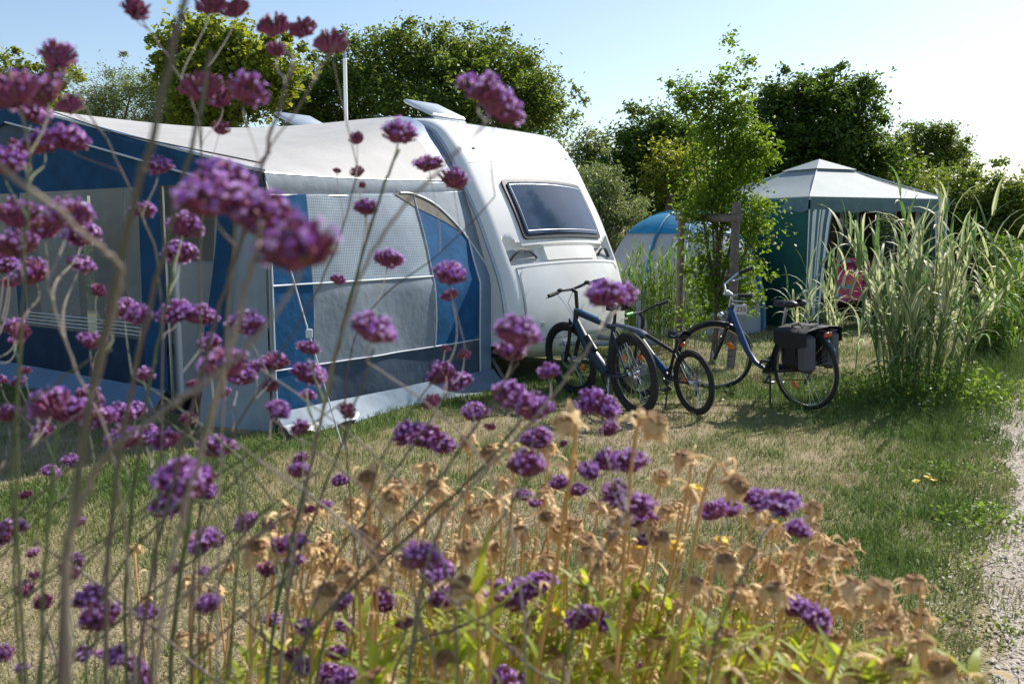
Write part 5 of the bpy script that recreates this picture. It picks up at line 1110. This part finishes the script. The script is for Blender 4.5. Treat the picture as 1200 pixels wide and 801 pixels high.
HL = [(160,10,38,2),(68,68,38,1),(246,3,36,2),(275,10,34,2),(322,30,34,2),(355,33,32,2),(388,50,38,2),(325,58,26,2),(15,108,55,1),(50,108,48,1),(82,122,28,2),(40,132,38,0),
(50,167,40,0),(78,163,42,0),(3,190,46,0),(236,102,42,2),(258,115,32,2),(290,106,46,1),(258,150,22,2),(418,162,20,2),(468,155,36,0),(502,192,30,1),(533,210,32,1),(565,105,48,0),(588,125,46,0),
(395,200,9,2),(419,201,17,2),(430,243,25,1),(424,217,12,2),(185,195,26,0),(262,213,60,0),(245,232,70,0),(310,255,70,1),(352,290,88,1),(216,265,36,0),(210,297,32,0),(168,247,26,0),(300,240,55,0),
(22,252,46,1),(50,268,40,2),(82,252,50,0),(95,275,36,0),(95,310,26,0),(20,288,44,1),(38,320,36,1),(4,310,30,0),(115,340,20,2),(145,362,30,0),(164,370,28,0),(205,366,34,0),(236,370,34,0),(290,380,38,0),(456,304,30,0),(527,322,36,0),(527,346,20,2),(396,328,18,1),(438,386,52,0),(607,390,48,0),(600,410,36,1),(708,346,42,0),(730,345,34,0),
(544,415,17,2),(522,408,12,2),(643,435,26,0),(506,470,24,2),(517,438,34,1),(537,448,30,0),(362,408,24,1),(362,438,34,0),(320,425,32,1),(318,452,24,2),(262,428,48,1),(245,402,26,0),(280,440,32,0),
(556,484,30,0),(600,465,42,0),(625,478,40,0),(630,515,34,0),(618,545,42,1),(692,470,34,0),(710,478,34,0),(714,503,24,1),(478,508,34,0),(502,512,36,1),(518,522,30,0),(56,474,44,0),(85,482,40,0),(115,490,38,0),(140,485,32,0),(142,515,38,0),(170,510,32,0),(160,480,22,0),(188,515,22,0),(220,490,22,2),(252,524,38,0),
(210,562,54,0),(230,565,46,0),(200,590,42,0),(240,575,30,0),(237,635,36,0),(353,537,18,1),(327,640,24,1),(346,636,28,0),(344,658,22,1),(361,597,16,2),(398,563,20,1),(712,540,34,0),(735,541,38,0),(722,580,36,1),(745,592,40,0),(755,610,30,1),(760,630,30,0),(690,552,26,0),(655,566,22,0),(678,574,22,1),(612,580,20,1),(626,590,15,1),
(832,600,34,1),(852,596,32,0),(888,585,34,0),(915,590,40,0),(935,620,28,0),(492,652,44,0),(510,668,40,0),(520,700,34,1),(535,712,30,0),(580,692,36,0),(602,705,34,0),(615,690,34,0),(632,682,34,0),(680,725,34,0),(700,728,32,0),(448,705,32,1),(475,730,22,2),(932,712,36,0),(955,724,38,0),
(105,700,40,0),(118,722,44,1),(97,766,24,0),(118,766,12,0),(135,768,28,0),(156,778,26,0),(165,795,26,1),(30,690,30,2),(50,705,26,2),(386,790,30,0),(404,794,28,0),(590,797,36,0),(612,799,30,0),(752,782,15,1),(3,625,34,0),(18,616,24,0),(92,612,16,1),(38,648,14,1),(28,580,16,2),(105,465,30,1),(10,485,26,1),(50,505,24,1),(85,540,20,0),(60,552,18,0),(660,520,14,2),(575,500,14,2),(800,790,18,1)]
rng2 = np.random.default_rng(3)
_hs = np.random.default_rng(77)
for _k in range(46):
    _x = 420*_hs.random()**1.2; _y = _hs.uniform(150, 790) if _x < 200 else _hs.uniform(400, 790); HL.append((_x, _y, _hs.uniform(13, 30), int(_hs.choice([0, 1, 2]))))
def world_to_px(p):
    d = np.array(p)-EYEP; z = d @ _fw; return CX+F*d[0]/z, CY-F*(d @ _up)/z
for (hx, hy, hw, ty) in HL:
    Dh = .036*F/hw*(.72 if hw < 30 else 1); Dh = min(1.35, max(.36, Dh)); best = None
    for si, (key, o, cr_, bb_, r, m) in enumerate(stk):
        for j in range(0, len(cr_)-4, 2):
            x, y = world_to_px(cr_[j]); 
            if y < hy+18: continue
            dd = math.hypot(x-hx, (y-hy-60)*.7) + 160*abs(cr_[j][1]-Dh) + (0 if y > hy+10 else 60)
            if best is None or dd < best[0]: best = (dd, si, j)
    _, si, j = best; key, o, cr_, bb_, r, m = stk[si]; j0 = np.array(cr_[j]); hp = at(hx, hy, Dh); scale = hw*Dh/F/.0375
    up_ = np.array([rng2.normal()*.3, rng2.normal()*.2, 1.0]); up_ /= np.linalg.norm(up_); foot = hp - up_*.012*scale
    me = HEADS[rng2.integers(0, 6) if ty == 0 else 6+rng2.integers(0, 3) if ty == 1 else 9+rng2.integers(0, 3)]
    h = bpy.data.objects.new('flower_head', me); COL.objects.link(h); h.parent = o
    h.matrix_basis = Matrix.Translation(Vector(hp)-Vector((*bb_, 0))) @ Vector(up_).to_track_quat('Z', 'Y').to_matrix().to_4x4() @ Matrix.Rotation(rng2.uniform(0, 6.28), 4, 'Z') @ Matrix.Diagonal((scale*rng2.uniform(1, 1.18), scale*rng2.uniform(.95, 1.1), scale*rng2.uniform(.78, .98), 1))
    # branch from the stalk to the head
    dl_ = np.linalg.norm(foot-j0); sd_ = np.array(cr_[max(0, j-2)])-j0; sd_ = sd_/(np.linalg.norm(sd_)+1e-6); br_ = bez(foot+up_*.006, foot-(up_*.4+(foot-j0)/dl_*.6)*dl_*.18, j0+(sd_*.35+(foot-j0)/dl_*.65)*dl_*.16, j0)
    mb = MB(); mb.tube([tuple(np.array(p)-np.array([*bb_, 0])) for p in br_], list(np.linspace(r*.5, r*.72, len(br_))), 6); bo = mb.build('branch', M[m if rng2.random() < .6 else 'stemp'], o)

# ------------------------------------------------------------------ dried daisies
def dry_mesh(seed, yellow=False):
    r = np.random.default_rng(seed); mb = MB()
    # domed disc
    for i in range(4):
        pass
    n = 14; rings = [(.0, .008), (.006, .0075), (.011, .005), (.0125, .001), (.010, -.004), (.004, -.009), (.0015, -.013)]; vs = []
    for rr, z in rings:
        for k in range(n): a = 6.283*k/n; vs.append((rr*math.cos(a)*(1+.13*r.normal()), rr*math.sin(a)*(1+.13*r.normal()), z*(.7 if z > 0 else 1)+.0011*r.normal()))
    fs = [(i*n+k, i*n+(k+1) % n, (i+1)*n+(k+1) % n, (i+1)*n+k) for i in range(len(rings)-1) for k in range(n)]
    mb.add(vs, fs[:3*n], 0); mb.add(vs, fs[3*n:], 1)
    for k in range(30):       # papery petals hanging in an uneven cup
        a = 6.283*k/24 + r.normal()*.12; L = r.uniform(.011, .028); out = r.uniform(-.3, .75); t = Vector((math.cos(a), math.sin(a), 0)); s_ = Vector((-math.sin(a), math.cos(a), 0)); w_ = r.uniform(.003, .0055); vs = []
        p = t*.0115 + Vector((0, 0, .001)); ang = out; curl = r.uniform(-.5, 1.5)
        for i in range(5):
            q = i/4; vs += [p - s_*w_*(1-.5*q) + t*.001*r.normal(), p + s_*w_*(1-.5*q) + t*.001*r.normal()]; p = p + (t*math.sin(ang) - Vector((0,0,1))*math.cos(ang))*L/4; ang -= curl/4
        mb.add(vs, [(2*i, 2*i+1, 2*i+3, 2*i+2) for i in range(4)], 1)
    me = bpy.data.meshes.new('seed_head'); me.from_pydata([tuple(p) for p in mb.v], [], mb.f)
    for m in (M['yel'] if yellow else M['drydisc'], M['drypetal']): me.materials.append(m)
    me.polygons.foreach_set('material_index', mb.m); me.update(); return me
DRY = [dry_mesh(60+i) for i in range(8)] + [dry_mesh(90, True)]
DL = [(665,490,42),(770,492,40),(640,520,28),(572,528,32),(548,512,26),(672,540,22),(430,558,32),(466,565,32),(505,545,24),(800,532,32),(775,556,28),(815,572,30),(460,582,34),(486,604,26),(556,600,30),(548,640,44),(360,600,28),(338,598,28),(432,622,34),(300,638,36),(405,668,38),(225,678,28),(250,690,22),(385,692,38),(452,692,28),(476,652,24),(542,684,48),(213,745,28),(240,747,30),(325,762,30),(440,790,46),(520,772,44),(865,566,40),(885,600,30),(905,612,26),(932,652,24),(880,642,30),(958,622,24),(976,640,26),(994,650,26),(1000,682,36),(1032,686,46),(1072,678,34),(1078,718,32),(1044,706,30),(1082,748,46),(1104,780,54),(1030,735,34),(1050,776,40),(868,690,34),(908,688,38),(948,668,30),(905,662,28),(850,656,38),(826,642,28),(742,664,26),(718,622,30),(790,640,30),(762,612,28),(815,682,36),(798,706,30),(850,742,36),(884,764,34),(690,642,34),(706,662,32),(642,652,28),(960,782,34),(1002,790,40),(982,746,34),(925,756,32),(640,604,28),(660,624,26),(590,562,26),(610,620,26),(580,640,28),(520,590,26),(490,570,22),(700,590,26),(795,590,26),(380,640,28),(415,600,24),(600,750,30),(650,765,30),(720,770,32),(770,745,30),(745,720,28),(680,690,26),(560,730,30),(640,700,24),(930,790,34),(860,795,36),(790,770,30),(500,720,26),(350,700,24),(270,660,22),(170,700,20),(160,640,18)]
_rs = np.random.default_rng(5)
for _k in range(165):
    _x = _rs.uniform(330, 1090); _y = _rs.uniform(0, 1)**.8*(790-(545+.13*abs(_x-620))) + 545+.13*abs(_x-620); _y += max(0, _x-1000)*.8
    if _y < 799: DL.append((_x, _y, _rs.uniform(17, 30)))
nb = 7; DB = [(-.46+.17*i, 1.30+.1*((i*7) % 3)) for i in range(nb)]
droots = []
dl = ['leftmost of the dried clumps', 'second clump from the left', 'third clump from the left', 'middle clump of the bed', 'third clump from the right', 'second clump from the right', 'rightmost clump, beside the lawn']
for i, (bx, by) in enumerate(DB):
    droots.append(thing('dried_daisy_plant', 'dried daisy plant with papery tan heads, ' + dl[i], 'dried flower', (bx, by, 0), group='dried daisies in the foreground bed'))
allst = []
for k, (hx, hy, hw) in enumerate(DL):
    sc_ = rng2.uniform(.95, 1.15); Dh = .034*sc_*F/hw; Dh = min(1.9, max(.85, Dh)); scale = hw*Dh/F/.038*(.9 if hw > 40 else 1); hp = at(hx, hy, Dh)
    want = hp[0]-.12-.10*(hx > 700); i = int(np.argmin([abs(b[0]-want)+rng2.random()*.12 for b in DB])); bx, by = DB[i]; root = droots[i]
    b0 = np.array([bx+rng2.normal()*.05, by+rng2.normal()*.05, 0]); lp = hp-np.array([bx, by, 0]); up_ = (hp-b0); up_[2] *= 1.3; up_ = up_/np.linalg.norm(up_); up_ += rng2.normal(size=3)*.22; up_ /= np.linalg.norm(up_)
    foot = hp-up_*.012*scale; mid = foot*.5+b0*.5+np.array([rng2.normal()*.02+.02*(hp[0]-bx), rng2.normal()*.02, 0]); c_ = crom([tuple(b0-np.array([bx,by,0])), tuple(mid-np.array([bx,by,0])), tuple(foot-up_*.06-np.array([bx,by,0])), tuple(foot-np.array([bx,by,0]))], 6)
    mb = MB(); mb.tube([tuple(p) for p in c_], list(np.linspace(.0028, .0016, len(c_))), 6); st_ = mb.build('stem', M['stemdry'], root); allst.append((root, c_))
    h = bpy.data.objects.new('seed_head', DRY[8] if k % 23 == 11 else DRY[rng2.integers(0, 8)]); COL.objects.link(h); h.parent = st_
    h.matrix_basis = Matrix.Translation(Vector(lp)) @ Vector(up_).to_track_quat('Z', 'Y').to_matrix().to_4x4() @ Matrix.Rotation(rng2.uniform(0, 6.28), 4, 'Z') @ Matrix.Scale(scale, 4)
# leaves along the daisy stems
lvz = {}
for root, c_ in allst:
    p = 0; L = lvz.setdefault(root.name, (root, [], [], []))
    for k in range(44):
        t = rng2.uniform(.30, .93); i = int(t*(len(c_)-1)); f_ = t*(len(c_)-1)-i; p = c_[i]*(1-f_)+c_[i+1]*f_; px_, py_ = world_to_px(p + np.array(root.location))
        if py_ < 655+60*rng2.random()+.25*abs(px_-640): continue
        v_, q_, u_ = leaf_verts(rng2.uniform(.03, .065), rng2.uniform(.006, .011), rng2.uniform(.3, 1.6), rng2.uniform(-.6,.6), 4); A = np.array(Matrix.Translation(Vector(p)) @ Matrix.Rotation(rng2.uniform(0,6.28), 4, 'Z') @ Matrix.Rotation(rng2.uniform(.1,.9), 4, 'Y'))
        L[2].append(q_ + sum(len(a) for a in L[1]) if False else (q_, )); L[1].append(v_ @ A[:3,:3].T + A[:3,3])
for d_ in droots:
    if not any(o.parent is d_ for o in COL.objects): bpy.data.objects.remove(d_)
# withered strap leaves on the same stems
dlv = {}
for root, c_ in allst:
    L = dlv.setdefault(root.name, (root, [], []))
    for k in range(9):
        t = rng2.uniform(.45, .97); i = int(t*(len(c_)-1)); f_ = t*(len(c_)-1)-i; p = c_[i]*(1-f_)+c_[min(i+1, len(c_)-1)]*f_
        v_, q_, u_ = leaf_verts(rng2.uniform(.02, .055), rng2.uniform(.003, .007), rng2.uniform(1.2, 4.2), rng2.uniform(-2.5, 2.5), 5); A = np.array(Matrix.Translation(Vector(p)) @ Matrix.Rotation(rng2.uniform(0,6.28), 4, 'Z') @ Matrix.Rotation(rng2.uniform(.1,.9), 4, 'Y'))
        L[2].append(q_ + sum(len(a) for a in L[1])); L[1].append(v_ @ A[:3,:3].T + A[:3,3])
for nm, (root, Vs, Qs) in dlv.items():
    kind(np_mesh('withered_leaves', np.concatenate(Vs), np.concatenate(Qs), mats=[M['drypetal']], parent=root, smooth=True), 'stuff')
for nm, (root, Vs, Qs, _) in lvz.items():
    if not Vs: continue
    off = 0; QQ = []
    for v_, (q_,) in zip(Vs, Qs): QQ.append(q_+off); off += len(v_)
    kind(np_mesh('leaves', np.concatenate(Vs), np.concatenate(QQ), mats=[M['lf_bed']], parent=root, smooth=True), 'stuff')
